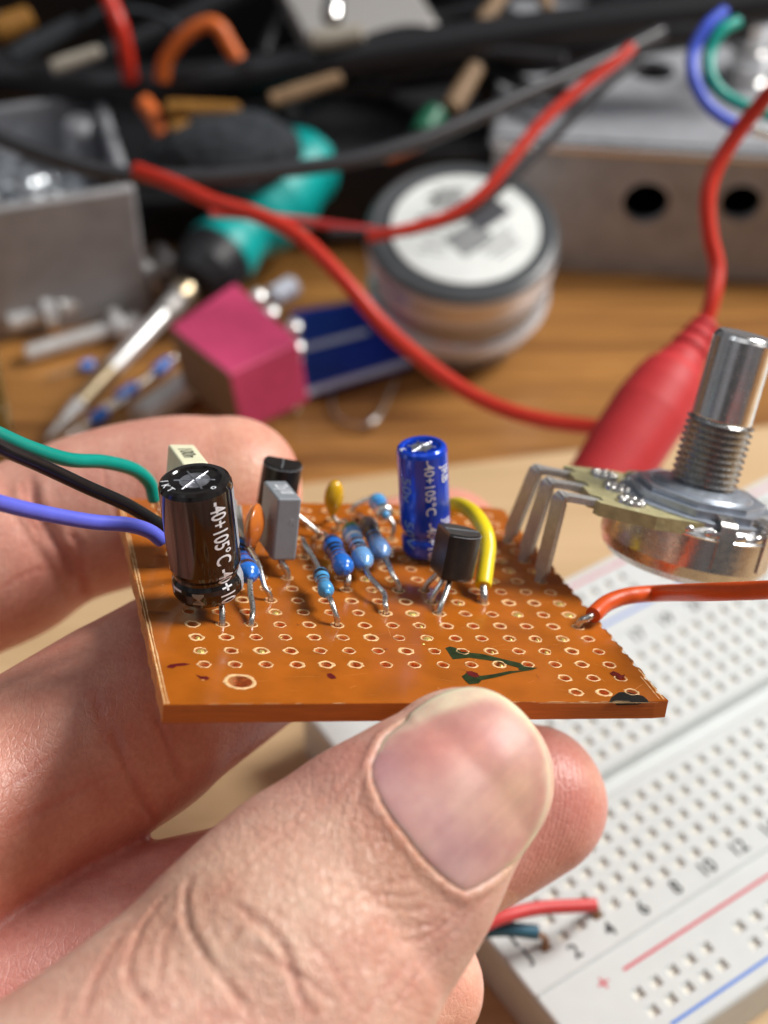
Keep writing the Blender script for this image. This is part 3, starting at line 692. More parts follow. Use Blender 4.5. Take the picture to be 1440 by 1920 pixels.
for (gj, v) in ((7, 4.6), (9, 0), (11, -4.6)):
    mb = MB(BOARD_M); hp = G(14, gj, 0) + np.array([-.2, 0, 0])
    tp = PP(11.3, v, -2.5); bend = np.array([hp[0] + .0, 0, 0])
    fd = nrm(np.array([-1, -.35, 0])); wd = nrm(np.array([.42, -.90, 0]))
    top = PP(15.6, v, -2.45)
    u1, u2 = nrm(tp - top), nrm(hp - top); cr_ = top + (u1 + u2) * .62
    path = [tp + (top + u1 * .62 - tp) * k / 8 for k in range(9)] + [top + u1 * .62 * (1 - t) ** 2 + u2 * .62 * t ** 2 for t in (.25, .5, .75)] + [top + u2 * .62 + (hp + [0, 0, .2] - top - u2 * .62) * k / 14 for k in range(15)] + [hp + [0, 0, -1.0], hp + [0, 0, -2.2]]
    path = np.array(path)
    n = len(path); tg = np.gradient(path, axis=0); w = np.array([.76 if k < 25 else .42 for k in range(n)]); th = .30
    wdv = [nrm(wd - nrm(tg[k]) * (wd @ nrm(tg[k]))) for k in range(n)]; nv = [np.cross(nrm(tg[k]), wdv[k]) for k in range(n)]
    cs = [[path[k] + wdv[k] * w[k] * a + nv[k] * th * c_ for a, c_ in ((-1, -1), (1, -1), (1, 1), (-1, 1))] for k in range(n)]
    vs = [p for r_ in cs for p in r_]
    mb.add(vs, [[k * 4 + q, k * 4 + (q + 1) % 4, (k + 1) * 4 + (q + 1) % 4, (k + 1) * 4 + q] for k in range(n - 1) for q in range(4)], 'tin_dull', False)
    mb.add(cs[0], [[0, 1, 2, 3]], 'tin_dull', False); mb.add(cs[-1], [[3, 2, 1, 0]], 'tin_dull', False)
    mb.build('pin', pot)

# --- insulated wires soldered to the board
def insul(pts, r, m, label, bare=None, hole=None, br=.30, name='wire', sub=10):
    mb = MB(BOARD_M); path = spline(pts, sub)
    rr = np.ones(len(path)) * r; rr[-1] = r * .93; mb.tube(path, rr, m, 20)
    o = mb.build(name, circ, label=label)
    if bare: lead(o, [path[-2]] + bare + ([hole] if hole is not None else []), br, name='bare_end', hole=hole is not None)
    return o
# yellow jumper
insul([G(10, 13, .2) + [0, -.2, 0], L(835, 960, 2.2), L(852, 947, 3.6), L(873, 952, 4.6), L(893, 968, 5.0), L(909, 995, 4.8), L(915, 1025, 3.8), L(911, 1060, 2.6), L(906, 1098, 1.3)], .80, 'wire_yellow', 'short thick yellow jumper wire arching beside the leaning transistor', [L(907, 1110, .9)], G(11, 5, .4), .36)
insul([W2L(C(2700, 1700, 130)), W2L(C(2200, 1280, 118)), W2L(C(1800, 1120, 114)), W2L(C(1560, 1100, 118)), W2L(C(1440, 1106, 124)), W2L(C(1330, 1110, 130)), L(1240, 1112, 2.6), L(1180, 1117, 2.1), L(1140, 1130, 1.7), L(1112, 1153, 1.3)], .80, 'wire_orange', 'thick orange wire running right from a hole by the snapped edge', [L(1100, 1160, 1.0)], G(14, 3, .4), .33)
LW = lambda x, y, d: W2L(C(x, y, d))
insul([LW(-1500, 1500, 120), LW(-900, 1000, 112), LW(-450, 780, 112), LW(-120, 760, 118), LW(-50, 790, 122), LW(0, 815, 126), LW(60, 841, 131), LW(130, 862, 136), LW(195, 866, 140), LW(250, 880, 143), LW(280, 905, 145), LW(290, 938, 146)], .66, 'wire_teal', 'teal green wire entering from the left, uppermost of three', [LW(297, 955, 147)], G(0, 12, .4), .26)
insul([LW(-1500, 1420, 116), LW(-900, 900, 108), LW(-450, 740, 107), LW(-120, 750, 112), LW(-50, 800, 116), LW(0, 838, 120), LW(75, 872, 125), LW(160, 912, 130), LW(240, 948, 134), LW(310, 990, 137), LW(350, 1010, 139)], .62, 'wire_black', 'black wire entering from the left, between the teal and violet ones', [LW(365, 1015, 140)], G(1, 9, .4), .26)
insul([LW(-1500, 1600, 116), LW(-900, 1100, 107), LW(-450, 920, 107), LW(-120, 905, 112), LW(-50, 925, 116), LW(0, 943, 119), LW(80, 962, 123), LW(170, 978, 127), LW(240, 984, 130), LW(280, 996, 132), LW(304, 1014, 133)], .66, 'wire_violet', 'violet blue wire entering from the left, lowest of three', [LW(318, 1026, 134), LW(340, 1036, 135)], G(1, 7, .4), .28)

# ------------------------------------------------------------------ hand
def skin_material():
    m = bpy.data.materials.new('skin'); m.use_nodes = True; t = m.node_tree; b = t.nodes['Principled BSDF']; LK = t.links.new
    N = lambda k: t.nodes.new(k)
    tcn = N('ShaderNodeTexCoord'); at = N('ShaderNodeAttribute'); at.attribute_name = 'tone'
    rg = N('ShaderNodeAttribute'); rg.attribute_name = 'ridge'; kn = N('ShaderNodeAttribute'); kn.attribute_name = 'crease'
    n1 = N('ShaderNodeTexNoise'); n1.inputs['Scale'].default_value = 2.2; n1.inputs['Detail'].default_value = 5; n1.inputs['Roughness'].default_value = .6
    LK(tcn.outputs['Object'], n1.inputs['Vector'])
    r1 = N('ShaderNodeValToRGB'); r1.color_ramp.elements[0].position = .32; r1.color_ramp.elements[1].position = .68
    r1.color_ramp.elements[0].color = (.92, .77, .74, 1); r1.color_ramp.elements[1].color = (1.05, 1.09, 1.07, 1)
    LK(n1.outputs['Fac'], r1.inputs['Fac'])
    mx = N('ShaderNodeMix'); mx.data_type = 'RGBA'; mx.blend_type = 'MULTIPLY'; mx.inputs['Factor'].default_value = 1
    LK(at.outputs['Color'], mx.inputs[6]); LK(r1.outputs['Color'], mx.inputs[7])
    n2 = N('ShaderNodeTexNoise'); n2.inputs['Scale'].default_value = 18; n2.inputs['Detail'].default_value = 6
    LK(tcn.outputs['Object'], n2.inputs['Vector'])
    r2 = N('ShaderNodeValToRGB'); r2.color_ramp.elements[0].position = .35; r2.color_ramp.elements[1].position = .65
    r2.color_ramp.elements[0].color = (.96, .91, .90, 1); r2.color_ramp.elements[1].color = (1.04, 1.05, 1.05, 1)
    LK(n2.outputs['Fac'], r2.inputs['Fac'])
    mx2 = N('ShaderNodeMix'); mx2.data_type = 'RGBA'; mx2.blend_type = 'MULTIPLY'; mx2.inputs['Factor'].default_value = 1
    LK(mx.outputs[2], mx2.inputs[6]); LK(r2.outputs['Color'], mx2.inputs[7]); LK(mx2.outputs[2], b.inputs['Base Color'])
    b.inputs['Subsurface Weight'].default_value = .38; b.inputs['Subsurface Scale'].default_value = .10
    b.inputs['Subsurface Radius'].default_value = (1.0, .36, .22); b.inputs['Roughness'].default_value = .40
    b.inputs['Specular IOR Level'].default_value = .55
    # skin cell pattern and stretched fine wrinkles
    vo = N('ShaderNodeTexVoronoi'); vo.feature = 'DISTANCE_TO_EDGE'; vo.inputs['Scale'].default_value = 15
    mpn = N('ShaderNodeMapping'); mpn.inputs['Rotation'].default_value = (0, .8, .6); mpn.inputs['Scale'].default_value = (1, .55, 1)
    LK(tcn.outputs['Object'], mpn.inputs['Vector'])
    nd = N('ShaderNodeTexNoise'); nd.inputs['Scale'].default_value = 9; nd.inputs['Detail'].default_value = 2; LK(mpn.outputs['Vector'], nd.inputs['Vector'])
    ad = N('ShaderNodeMix'); ad.data_type = 'VECTOR'; ad.inputs['Factor'].default_value = .06
    LK(mpn.outputs['Vector'], ad.inputs[4]); LK(nd.outputs['Color'], ad.inputs[5]); LK(ad.outputs[1], vo.inputs['Vector'])
    vm = N('ShaderNodeMapRange'); vm.inputs['From Max'].default_value = .12; LK(vo.outputs['Distance'], vm.inputs['Value'])
    vo2 = N('ShaderNodeTexVoronoi'); vo2.feature = 'DISTANCE_TO_EDGE'; vo2.inputs['Scale'].default_value = 34; LK(ad.outputs[1], vo2.inputs['Vector'])
    vm2 = N('ShaderNodeMapRange'); vm2.inputs['From Max'].default_value = .15; LK(vo2.outputs['Distance'], vm2.inputs['Value'])
    b1 = N('ShaderNodeBump'); b1.inputs['Distance'].default_value = .0055; b1.inputs['Strength'].default_value = .8
    ms = N('ShaderNodeMath'); ms.operation = 'MULTIPLY_ADD'; ms.inputs[1].default_value = .5; LK(vm2.outputs['Result'], ms.inputs[0]); LK(vm.outputs['Result'], ms.inputs[2])
    mm = N('ShaderNodeMath'); mm.operation = 'MULTIPLY'; LK(ms.outputs[0], mm.inputs[0]); LK(kn.outputs['Fac'], mm.inputs[1])
    LK(mm.outputs[0], b1.inputs['Height'])
    # papillary ridges on finger pads
    sw = N('ShaderNodeMath'); sw.operation = 'SINE'; LK(rg.outputs['Fac'], sw.inputs[0])
    b2 = N('ShaderNodeBump'); b2.inputs['Distance'].default_value = .0035; b2.inputs['Strength'].default_value = .32
    ra = N('ShaderNodeAttribute'); ra.attribute_name = 'pad'; mr = N('ShaderNodeMath'); mr.operation = 'MULTIPLY'
    LK(sw.outputs[0], mr.inputs[0]); LK(ra.outputs['Fac'], mr.inputs[1]); LK(mr.outputs[0], b2.inputs['Height'])
    LK(b1.outputs['Normal'], b2.inputs['Normal'])
    n4 = N('ShaderNodeTexNoise'); n4.inputs['Scale'].default_value = 26; n4.inputs['Detail'].default_value = 4; LK(tcn.outputs['Object'], n4.inputs['Vector'])
    b3 = N('ShaderNodeBump'); b3.inputs['Distance'].default_value = .009; b3.inputs['Strength'].default_value = .4
    LK(n4.outputs['Fac'], b3.inputs['Height']); LK(b2.outputs['Normal'], b3.inputs['Normal']); LK(b3.outputs['Normal'], b.inputs['Normal'])
    MATS['skin'] = m
skin_material()
DIG = {}
def digit(name, ctrl, flat=1.0, normal=None, tip=1.0, n=48):
    """ctrl rows: pixel x, pixel y, depth, radius, from the base to the centre of the tip"""
    pts = np.array([list(C(x, y, d)) + [r] for x, y, d, r in ctrl]); sp = spline(pts, 10)
    path, rad = sp[:, :3], sp[:, 3]
    t = nrm(path[-1] - path[-4]); r0 = rad[-1]; ep, er = [], []
    for k in range(1, 15):
        a = PI / 2 * k / 14; ep.append(path[-1] + t * r0 * tip * math.sin(a)); er.append(max(r0 * math.cos(a) ** .86, .02))
    path = np.vstack([path, ep]); rad = np.r_[rad, er]
    DIG[name] = (path.copy(), rad.copy())
    mb = MB(); tg = np.gradient(path, axis=0); e = None; vs = []
    for i in range(len(path)):
        tt = nrm(tg[i]); hint = (CAM - path[i]) if normal is None else normal
        e, g = perp(tt, hint)
        for k in range(n):
            a = 2 * PI * k / n; vs.append(path[i] + rad[i] * (math.cos(a) * e * flat + math.sin(a) * g))
    fs = [[i * n + k, i * n + (k + 1) % n, (i + 1) * n + (k + 1) % n, (i + 1) * n + k] for i in range(len(path) - 1) for k in range(n)]
    fs += [list(range(n))[::-1], [(len(path) - 1) * n + k for k in range(n)]]
    return vs, fs
parts = []
parts.append(digit('thumb', [(-420, 2750, 104, 17), (-120, 2520, 100, 16.5), (120, 2290, 101, 15.2), (300, 2100, 104, 13.2), (440, 1945, 107, 12.0), (530, 1830, 109, 11.4), (615, 1722, 112, 10.75), (690, 1645, 113.5, 9.9), (753, 1577, 114.5, 9.15), (815, 1512, 115.5, 7.95), (865, 1463, 116.5, 7.08)], flat=.84))
parts.append(digit('index', [(-1000, 1900, 140, 13), (-760, 1650, 148, 11), (-520, 1400, 154, 10), (-300, 1205, 160, 9.4), (-110, 1100, 163, 9.3), (0, 1046, 164, 9.5), (60, 1012, 165, 9.2), (110, 988, 165, 8.8), (170, 965, 165, 8.9), (260, 942, 165, 8.9), (350, 930, 165, 8.9), (425, 920, 165, 8.2)], flat=.92))
parts.append(digit('middle', [(-760, 2150, 122, 13), (-480, 1830, 124, 11), (-240, 1650, 126, 10), (0, 1500, 134, 9.7), (130, 1420, 138, 9.8), (240, 1352, 142, 9.9), (300, 1310, 145, 9.6), (400, 1245, 151, 9.4), (540, 1160, 160, 9.0), (700, 1085, 171, 8.6), (838, 1030, 181, 7.5)], flat=.93))
parts.append(digit('ring', [(-600, 2450, 122, 13), (-300, 2130, 124, 11), (-60, 1930, 128, 9.6), (130, 1835, 132, 8.9), (300, 1765, 136, 8.8), (450, 1715, 139, 8.3), (620, 1665, 143, 8.1), (800, 1600, 148, 8.1), (915, 1545, 150, 8.0), (990, 1506, 151, 7.75)], flat=.95))
parts.append(digit('little', [(-400, 2620, 112, 12), (-150, 2380, 116, 9.5), (120, 2190, 122, 8.2), (330, 2070, 128, 7.4), (520, 1970, 133, 7.2), (680, 1895, 137, 7.0), (772, 1852, 140, 6.6)], flat=.95))
# palm and wrist, out of frame
pc = [C(-900, 2000, 138), C(-700, 2350, 122), C(-560, 2650, 112)]
hm = bpy.data.meshes.new('hand_raw'); V, Fc = [], []
for vs, fs in parts: o_ = len(V); V += [tuple(p) for p in vs]; Fc += [[i + o_ for i in f] for f in fs]
mbp = MB()
mbp.tube(spline([C(-1050, 1850, 142), C(-860, 2150, 128), C(-620, 2450, 120), C(-420, 2700, 108)], 6), 13, 'tin', 24)
mbp.tube(spline([C(-950, 2100, 140), C(-900, 2500, 122), C(-850, 2900, 110), C(-900, 3500, 100)], 6), 20, 'tin', 24)
mbp.tube(spline([C(-500, 2600, 112), C(-800, 3000, 106), C(-1000, 3600, 100)], 6), 19, 'tin', 24)
mbp.tube(spline([C(0, 2330, 103), C(-130, 2190, 108), C(-330, 2010, 118), C(-560, 1800, 134), C(-800, 1700, 144)], 6), 9.5, 'tin', 24)  # thumb web, unseen; added to block light from the middle and ring fingers
mbp.tube(spline([C(-120, 2500, 104), C(-400, 2300, 114), C(-700, 2100, 128), C(-900, 1950, 138)], 6), 12, 'tin', 24)
o_ = len(V); V += [tuple(p) for p in mbp.v]; Fc += [[i + o_ for i in f] for f in mbp.f]
hm.from_pydata((np.array(V) / 10).tolist(), [], Fc); hm.update()
ho = bpy.data.objects.new('hand_raw', hm); COL.objects.link(ho)
rm = ho.modifiers.new('r', 'REMESH'); rm.mode = 'VOXEL'; rm.voxel_size = 0.034; rm.use_smooth_shade = True
sm = ho.modifiers.new('s', 'SMOOTH'); sm.factor = .5; sm.iterations = 10
dg = bpy.context.evaluated_depsgraph_get(); me = bpy.data.meshes.new_from_object(ho.evaluated_get(dg)); me.name = 'hand'
bpy.data.objects.remove(ho)
nv = len(me.vertices); co = np.empty(nv * 3); me.vertices.foreach_get('co', co); co = co.reshape(-1, 3) * 10
no = np.empty(nv * 3); me.vertices.foreach_get('normal', no); no = no.reshape(-1, 3)
bvh = BVHTree.FromPolygons([Vector(c) for c in co.tolist()], [list(p.vertices) for p in me.polygons])
def hit(x, y):
    d = Vector(W @ ray(x, y)).normalized(); h = bvh.ray_cast(Vector(CAM), d)
    return (np.array(h[0]), np.array(h[1])) if h[0] is not None else (None, None)
def pxline(pts, step=6):
    o = []
    p = spline(np.array(pts, float), 6)
    for q in p:
        h, n_ = hit(q[0], q[1])
        if h is not None: o.append(h)
    return np.array(o)
def dist_poly(X, P_):
    best = np.full(len(X), 1e9); tpar = np.zeros(len(X))
    for k in range(len(P_) - 1):
        a, b_ = P_[k], P_[k + 1]; d = b_ - a; L2 = d @ d + 1e-12
        t = np.clip(((X - a) @ d) / L2, 0, 1); q = np.linalg.norm(X - a - t[:, None] * d, axis=1)
        m = q < best; best[m] = q[m]; tpar[m] = ((k + t) / (len(P_) - 1))[m]
    return best, tpar
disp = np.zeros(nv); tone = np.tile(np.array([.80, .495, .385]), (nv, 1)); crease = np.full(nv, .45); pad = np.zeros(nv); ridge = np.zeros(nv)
NAIL = [(718, 1382), (706, 1407), (694, 1436), (697, 1466), (710, 1498), (735, 1540), (760, 1571), (785, 1604), (818, 1638), (850, 1663), (872, 1674), (893, 1666), (922, 1650), (954, 1626), (985, 1590), (1008, 1548), (1023, 1500), (1025, 1450), (1012, 1398), (984, 1350), (942, 1313), (897, 1295), (852, 1298), (812, 1314), (776, 1337), (743, 1362)]
A1 = lambda L_: [(60 + x / 2.88, 1420 + y / 2.88) for x, y in L_]
A2 = lambda L_: [(420 + x / 2.88, 1320 + y / 2.88) for x, y in L_]
GR = [  # polyline, depth mm, width mm
 (A1([(850, 640), (830, 760), (840, 900), (900, 1020), (960, 1120), (1080, 1260), (1200, 1420)]), .42, .36),
 (A1([(760, 710), (650, 830), (570, 960), (530, 1090), (520, 1190), (580, 1290), (690, 1420)]), .36, .34),
 (A1([(820, 820), (730, 950), (700, 1080), (680, 1260)]), .22, .32), (A1([(490, 930), (420, 1050), (320, 1240), (280, 1400)]), .22, .34),
 (A1([(1040, 770), (1140, 820), (1300, 960), (1380, 1060), (1400, 1180), (1430, 1300)]), .22, .34), (A1([(1180, 1030), (1300, 1090), (1420, 1150)]), .15, .26),
 (A1([(1010, 1050), (1100, 930), (1150, 880)]), .15, .34), (A1([(760, 1160), (830, 1230), (930, 1330), (1000, 1420)]), .16, .3),
 (A1([(580, 1290), (640, 1300), (760, 1380)]), .18, .3), (A1([(200, 1270), (150, 1420)]), .14, .3), (A1([(330, 1180), (480, 1100)]), .08, .3),
 (A1([(1440, 345), (1200, 555), (1010, 745), (920, 910), (880, 960)]), .20, .20), (A1([(1100, 450), (980, 560), (860, 650)]), .10, .2),
 (A2([(770, 300), (560, 520), (430, 625), (300, 715), (100, 885), (-20, 1000)]), .20, .2),
 (A2([(290, 910), (420, 1010), (560, 1100), (680, 1220)]), .12, .28), (A2([(80, 1110), (180, 1190), (290, 1270), (350, 1400), (400, 1540), (440, 1720)]), .26, .34),
 (A2([(130, 1310), (260, 1390), (360, 1450), (480, 1520), (580, 1620)]), .18, .30), (A2([(480, 1300), (580, 1420), (640, 1520), (700, 1640)]), .13, .34),
 (A2([(690, 880), (685, 760), (690, 620), (740, 480), (772, 330)]), .24, .24), (A2([(800, 770), (760, 650), (750, 550)]), .15, .22), (A2([(570, 760), (590, 660), (650, 550)]), .12, .22),
 (A2([(430, 930), (600, 970), (720, 1005), (860, 1040), (1030, 1045)]), .16, .24), (A2([(730, 1060), (860, 1090), (1010, 1112), (1120, 1105)]), .15, .22),
 (A2([(790, 1150), (900, 1200), (1060, 1205), (1180, 1165)]), .18, .24), (A2([(900, 1300), (1060, 1270), (1200, 1190), (1310, 1080)]), .22, .24),
 (A2([(840, 960), (950, 965), (1030, 945)]), .14, .22), (A2([(1440, 1030), (1290, 1160), (1190, 1290), (1070, 1430), (955, 1580), (850, 1720)]), .24, .22),
 (A2([(1040, 1370), (900, 1490), (800, 1620), (720, 1728)]), .14, .4), (A2([(300, 1040), (290, 1120), (300, 1230)]), .12, .3), (A2([(20, 1300), (90, 1210)]), .12, .34),
 (A2([(380, 1480), (420, 1600), (500, 1700)]), .16, .34), (A2([(960, 1440), (880, 1540)]), .08, .24), (A2([(640, 900), (560, 860), (480, 870)]), .07, .2),
 ([(56, 900), (66, 950), (100, 1010), (128, 1050), (150, 1100), (165, 1140)], .75, .8), ([(40, 905), (50, 960), (84, 1020)], .25, .4),
 ([(205, 1350), (235, 1430), (262, 1490), (290, 1540)], .5, .55), ([(285, 1330), (318, 1410), (340, 1470)], .4, .5), ([(180, 1300), (200, 1400)], .2, .5),
 ([(0, 1105), (40, 1080), (80, 1065)], .15, .35), ([(190, 870), (205, 930), (230, 990)], .12, .3), ([(236, 830), (250, 860), (262, 885)], .08, .2), ([(240, 835), (233, 850)], .08, .2),
 ([(0, 1560), (150, 1480), (230, 1440)], .12, .4), ([(10, 1480), (120, 1400)], .08, .3), ([(130, 1000), (150, 1030), (158, 1110)], .3, .5)]
facing = ((CAM - co) * no).sum(1) > 0
cth, rth = DIG['thumb']; dth, tth = dist_poly(co, cth)
din, tin_ = dist_poly(co, DIG['index'][0]); dmi, tmi = dist_poly(co, DIG['middle'][0]); dri, tri = dist_poly(co, DIG['ring'][0]); dli, tli = dist_poly(co, DIG['little'][0])
own = np.argmin(np.stack([dth, din, dmi, dri, dli]), 0)
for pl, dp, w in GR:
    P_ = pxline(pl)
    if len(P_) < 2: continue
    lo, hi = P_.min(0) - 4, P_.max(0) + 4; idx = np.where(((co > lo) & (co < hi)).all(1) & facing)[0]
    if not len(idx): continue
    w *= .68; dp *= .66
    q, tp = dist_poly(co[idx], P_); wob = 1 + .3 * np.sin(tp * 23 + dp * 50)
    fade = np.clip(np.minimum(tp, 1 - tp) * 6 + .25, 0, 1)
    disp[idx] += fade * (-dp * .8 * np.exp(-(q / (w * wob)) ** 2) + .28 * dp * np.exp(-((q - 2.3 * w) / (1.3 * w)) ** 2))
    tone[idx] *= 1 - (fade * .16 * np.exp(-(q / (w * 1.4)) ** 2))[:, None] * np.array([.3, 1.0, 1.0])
# rolling folds across the knuckle
kid = np.where((own == 0) & facing)[0]
kx = co[kid]
pk, _ = hit(520, 1760); wk = np.exp(-(np.linalg.norm(kx - pk, axis=1) / 11.5) ** 2)
tk = nrm(cth[60] - cth[30]); sk = nrm(np.cross(tk, CAM - pk))
for i_, k in enumerate(kid):
    if wk[i_] < .03: continue
    p = co[k]; a = (p - pk) @ tk; s_ = (p - pk) @ sk
    q = noise.ridged_multi_fractal(Vector((a * .27 + .12 * s_, s_ * .10, 3.3)), 1.0, 2.1, 3, 1.0, 2.0)
    disp[k] += -.06 * wk[i_] * (q - 1.0)
    disp[k] += .05 * noise.noise(Vector(p * .9)) * wk[i_]
# nail folds
NP = []
for x, y in NAIL:
    h, n_ = hit(x, y)
    if h is None: h, n_ = hit(870 + (x - 870) * .95, 1480 + (y - 1480) * .95)
    NP.append(h)
NP = np.array(NP)
fold = NP[[24, 25] + list(range(0, 15))]; idx = np.where((np.linalg.norm(co - NP.mean(0), axis=1) < 14) & (own == 0) & facing)[0]
q, tp = dist_poly(co[idx], fold); cen = NP.mean(0); P2 = W.T @ (co[idx] - CAM).T
px = np.stack([720 + F * P2[0] / -P2[2], 960 - F * P2[1] / -P2[2]], 1)
def inside(pt, poly_):
    x, y = pt[:, 0], pt[:, 1]; r = np.zeros(len(pt), bool); n = len(poly_)
    for i in range(n):
        x1, y1 = poly_[i]; x2, y2 = poly_[(i + 1) % n]
        c = ((y1 > y) != (y2 > y)) & (x < (x2 - x1) * (y - y1) / (y2 - y1 + 1e-9) + x1); r ^= c
    return r
ins = inside(px, NAIL); fade = np.clip(np.minimum(tp, 1 - tp) * 8, 0, 1)
disp[idx] += np.where(ins, -.55 * np.clip(q / .6, 0, 1), fade * (.22 * np.exp(-((q - .3) / .45) ** 2)))
lip = (~ins) & (q < .42); tone[idx[lip]] = tone[idx[lip]] * .55 + np.array([.74, .55, .36]) * .45
crease[kid] += .75 * np.clip(wk * 2.2, 0, 1); crease[idx[ins]] = .1
# skin tone by area and by finger: redder pads, paler back, orange over the nail root
def spot(x, y, r, col, k):
    h, _ = hit(x, y)
    if h is None: return
    w = k * np.exp(-(np.linalg.norm(co - h, axis=1) / r) ** 2); tone[:] = tone * (1 - w[:, None]) + np.array(col) * w[:, None]
own_col = {1: (.60, .285, .19), 2: (.52, .22, .14), 3: (.55, .235, .17), 4: (.62, .32, .21)}  # middle and ring get the deepest tone
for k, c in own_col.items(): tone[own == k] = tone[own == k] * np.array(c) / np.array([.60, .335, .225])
spot(700, 1560, 5.0, (.56, .25, .13), .55); spot(780, 1660, 5.0, (.56, .26, .14), .5); spot(560, 1470, 6, (.55, .27, .22), .6); spot(640, 1410, 5, (.55, .25, .21), .6)
spot(350, 1700, 6, (.62, .34, .22), .5); spot(520, 1700, 7, (.66, .43, .31), .5); spot(600, 1600, 4, (.68, .46, .35), .5); spot(870, 1760, 6, (.52, .30, .27), .6); spot(1035, 1480, 3.5, (.66, .46, .32), .4)
spot(80, 1080, 6, (.50, .20, .16), .5); spot(300, 820, 7, (.58, .28, .22), .5); spot(460, 870, 5, (.66, .37, .23), .5); spot(1070, 1480, 5, (.52, .20, .17), .5); spot(1120, 1450, 3, (.58, .33, .22), .5)
# papillary ridge phase on finger pads
for dname, k_, c0, per in (('index', 1, (470, 860), .50), ('ring', 3, (1060, 1500), .50), ('middle', 2, (900, 930), .5)):
    idx = np.where(own == k_)[0]; h, nn_ = hit(*c0)
    if h is None: continue
    ct = DIG[dname][0]; t_ = nrm(ct[-1] - ct[-25]); s_ = nrm(np.cross(t_, nn_)); r_ = co[idx] - h
    a = r_ @ t_; s2 = r_ @ s_
    if k_ == 3: ph = (s2 * .55 + a * .84) * .9 + .03 * s2 * s2
    else: ph = np.sqrt((a + 9) ** 2 + (s2 * 1.15) ** 2) + .25 * np.sin(a * .5) 
    ridge[idx] = ph * 2 * PI / per; pad[idx] = np.exp(-(np.linalg.norm(r_, axis=1) / 8.5) ** 4)
co2 = co + no * disp[:, None]
base = np.array([co2[:, 0].mean(), co2[:, 1].mean(), co2[:, 2].min()])
me.vertices.foreach_set('co', ((co2 - base) / 10).ravel())
hand = bpy.data.objects.new('hand', me); COL.objects.link(hand); hand.location = base / 10
mm = np.eye(4); mm[:3, 3] = base; WM['hand'] = mm
props(hand, 'bare left hand pinching the brown circuit board between thumb and fingers', 'hand')
me.materials.clear(); me.materials.append(M['skin']); me.polygons.foreach_set('use_smooth', [True] * len(me.polygons))
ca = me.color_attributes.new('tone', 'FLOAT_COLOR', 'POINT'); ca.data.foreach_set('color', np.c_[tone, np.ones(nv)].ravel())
for nm, arr in (('ridge', ridge), ('pad', pad), ('crease', crease)):
    a_ = me.attributes.new(nm, 'FLOAT', 'POINT'); a_.data.foreach_set('value', arr)
me.update()
# nail plate
def nail_material():
    m = bpy.data.materials.new('nail'); m.use_nodes = True; t = m.node_tree; b = t.nodes['Principled BSDF']; LK = t.links.new
    N = lambda k: t.nodes.new(k)
    at = N('ShaderNodeAttribute'); at.attribute_name = 'tone'; tcn = N('ShaderNodeTexCoord'); n1 = N('ShaderNodeTexNoise'); n1.inputs['Scale'].default_value = 3.2; n1.inputs['Detail'].default_value = 5
    LK(tcn.outputs['Object'], n1.inputs['Vector']); r1 = N('ShaderNodeValToRGB'); r1.color_ramp.elements[0].position = .33; r1.color_ramp.elements[1].position = .67
    r1.color_ramp.elements[0].color = (.88, .80, .84, 1); r1.color_ramp.elements[1].color = (1.08, 1.12, 1.08, 1); LK(n1.outputs['Fac'], r1.inputs['Fac'])
    mx = N('ShaderNodeMix'); mx.data_type = 'RGBA'; mx.blend_type = 'MULTIPLY'; mx.inputs['Factor'].default_value = 1
    LK(at.outputs['Color'], mx.inputs[6]); LK(r1.outputs['Color'], mx.inputs[7]); LK(mx.outputs[2], b.inputs['Base Color'])
    b.inputs['Subsurface Weight'].default_value = .5; b.inputs['Subsurface Scale'].default_value = .08; b.inputs['Subsurface Radius'].default_value = (1, .4, .3)
    b.inputs['Roughness'].default_value = .44; b.inputs['Specular IOR Level'].default_value = .42
    st = N('ShaderNodeAttribute'); st.attribute_name = 'ridge'; n2 = N('ShaderNodeTexNoise'); n2.noise_dimensions = '1D'; n2.inputs['Scale'].default_value = 1.6; n2.inputs['Detail'].default_value = 4
    LK(st.outputs['Fac'], n2.inputs['W'])
    b1 = N('ShaderNodeBump'); b1.inputs['Distance'].default_value = .010; b1.inputs['Strength'].default_value = .28; LK(n2.outputs['Fac'], b1.inputs['Height'])
    n3 = N('ShaderNodeTexNoise'); n3.inputs['Scale'].default_value = 40; n3.inputs['Detail'].default_value = 3; LK(tcn.outputs['Object'], n3.inputs['Vector'])
    b2 = N('ShaderNodeBump'); b2.inputs['Distance'].default_value = .004; b2.inputs['Strength'].default_value = .3; LK(n3.outputs['Fac'], b2.inputs['Height']); LK(b1.outputs['Normal'], b2.inputs['Normal'])
    LK(b2.outputs['Normal'], b.inputs['Normal']); MATS['nail'] = m
nail_material()
NO = spline(np.array(NAIL + [NAIL[0]], float), 5)[:-1]; n = len(NO); cx, cy = 868, 1478; RN = 34
verts = []; tones = []; strk = []
sp_ax = nrm(cth[-1] - cth[-20])
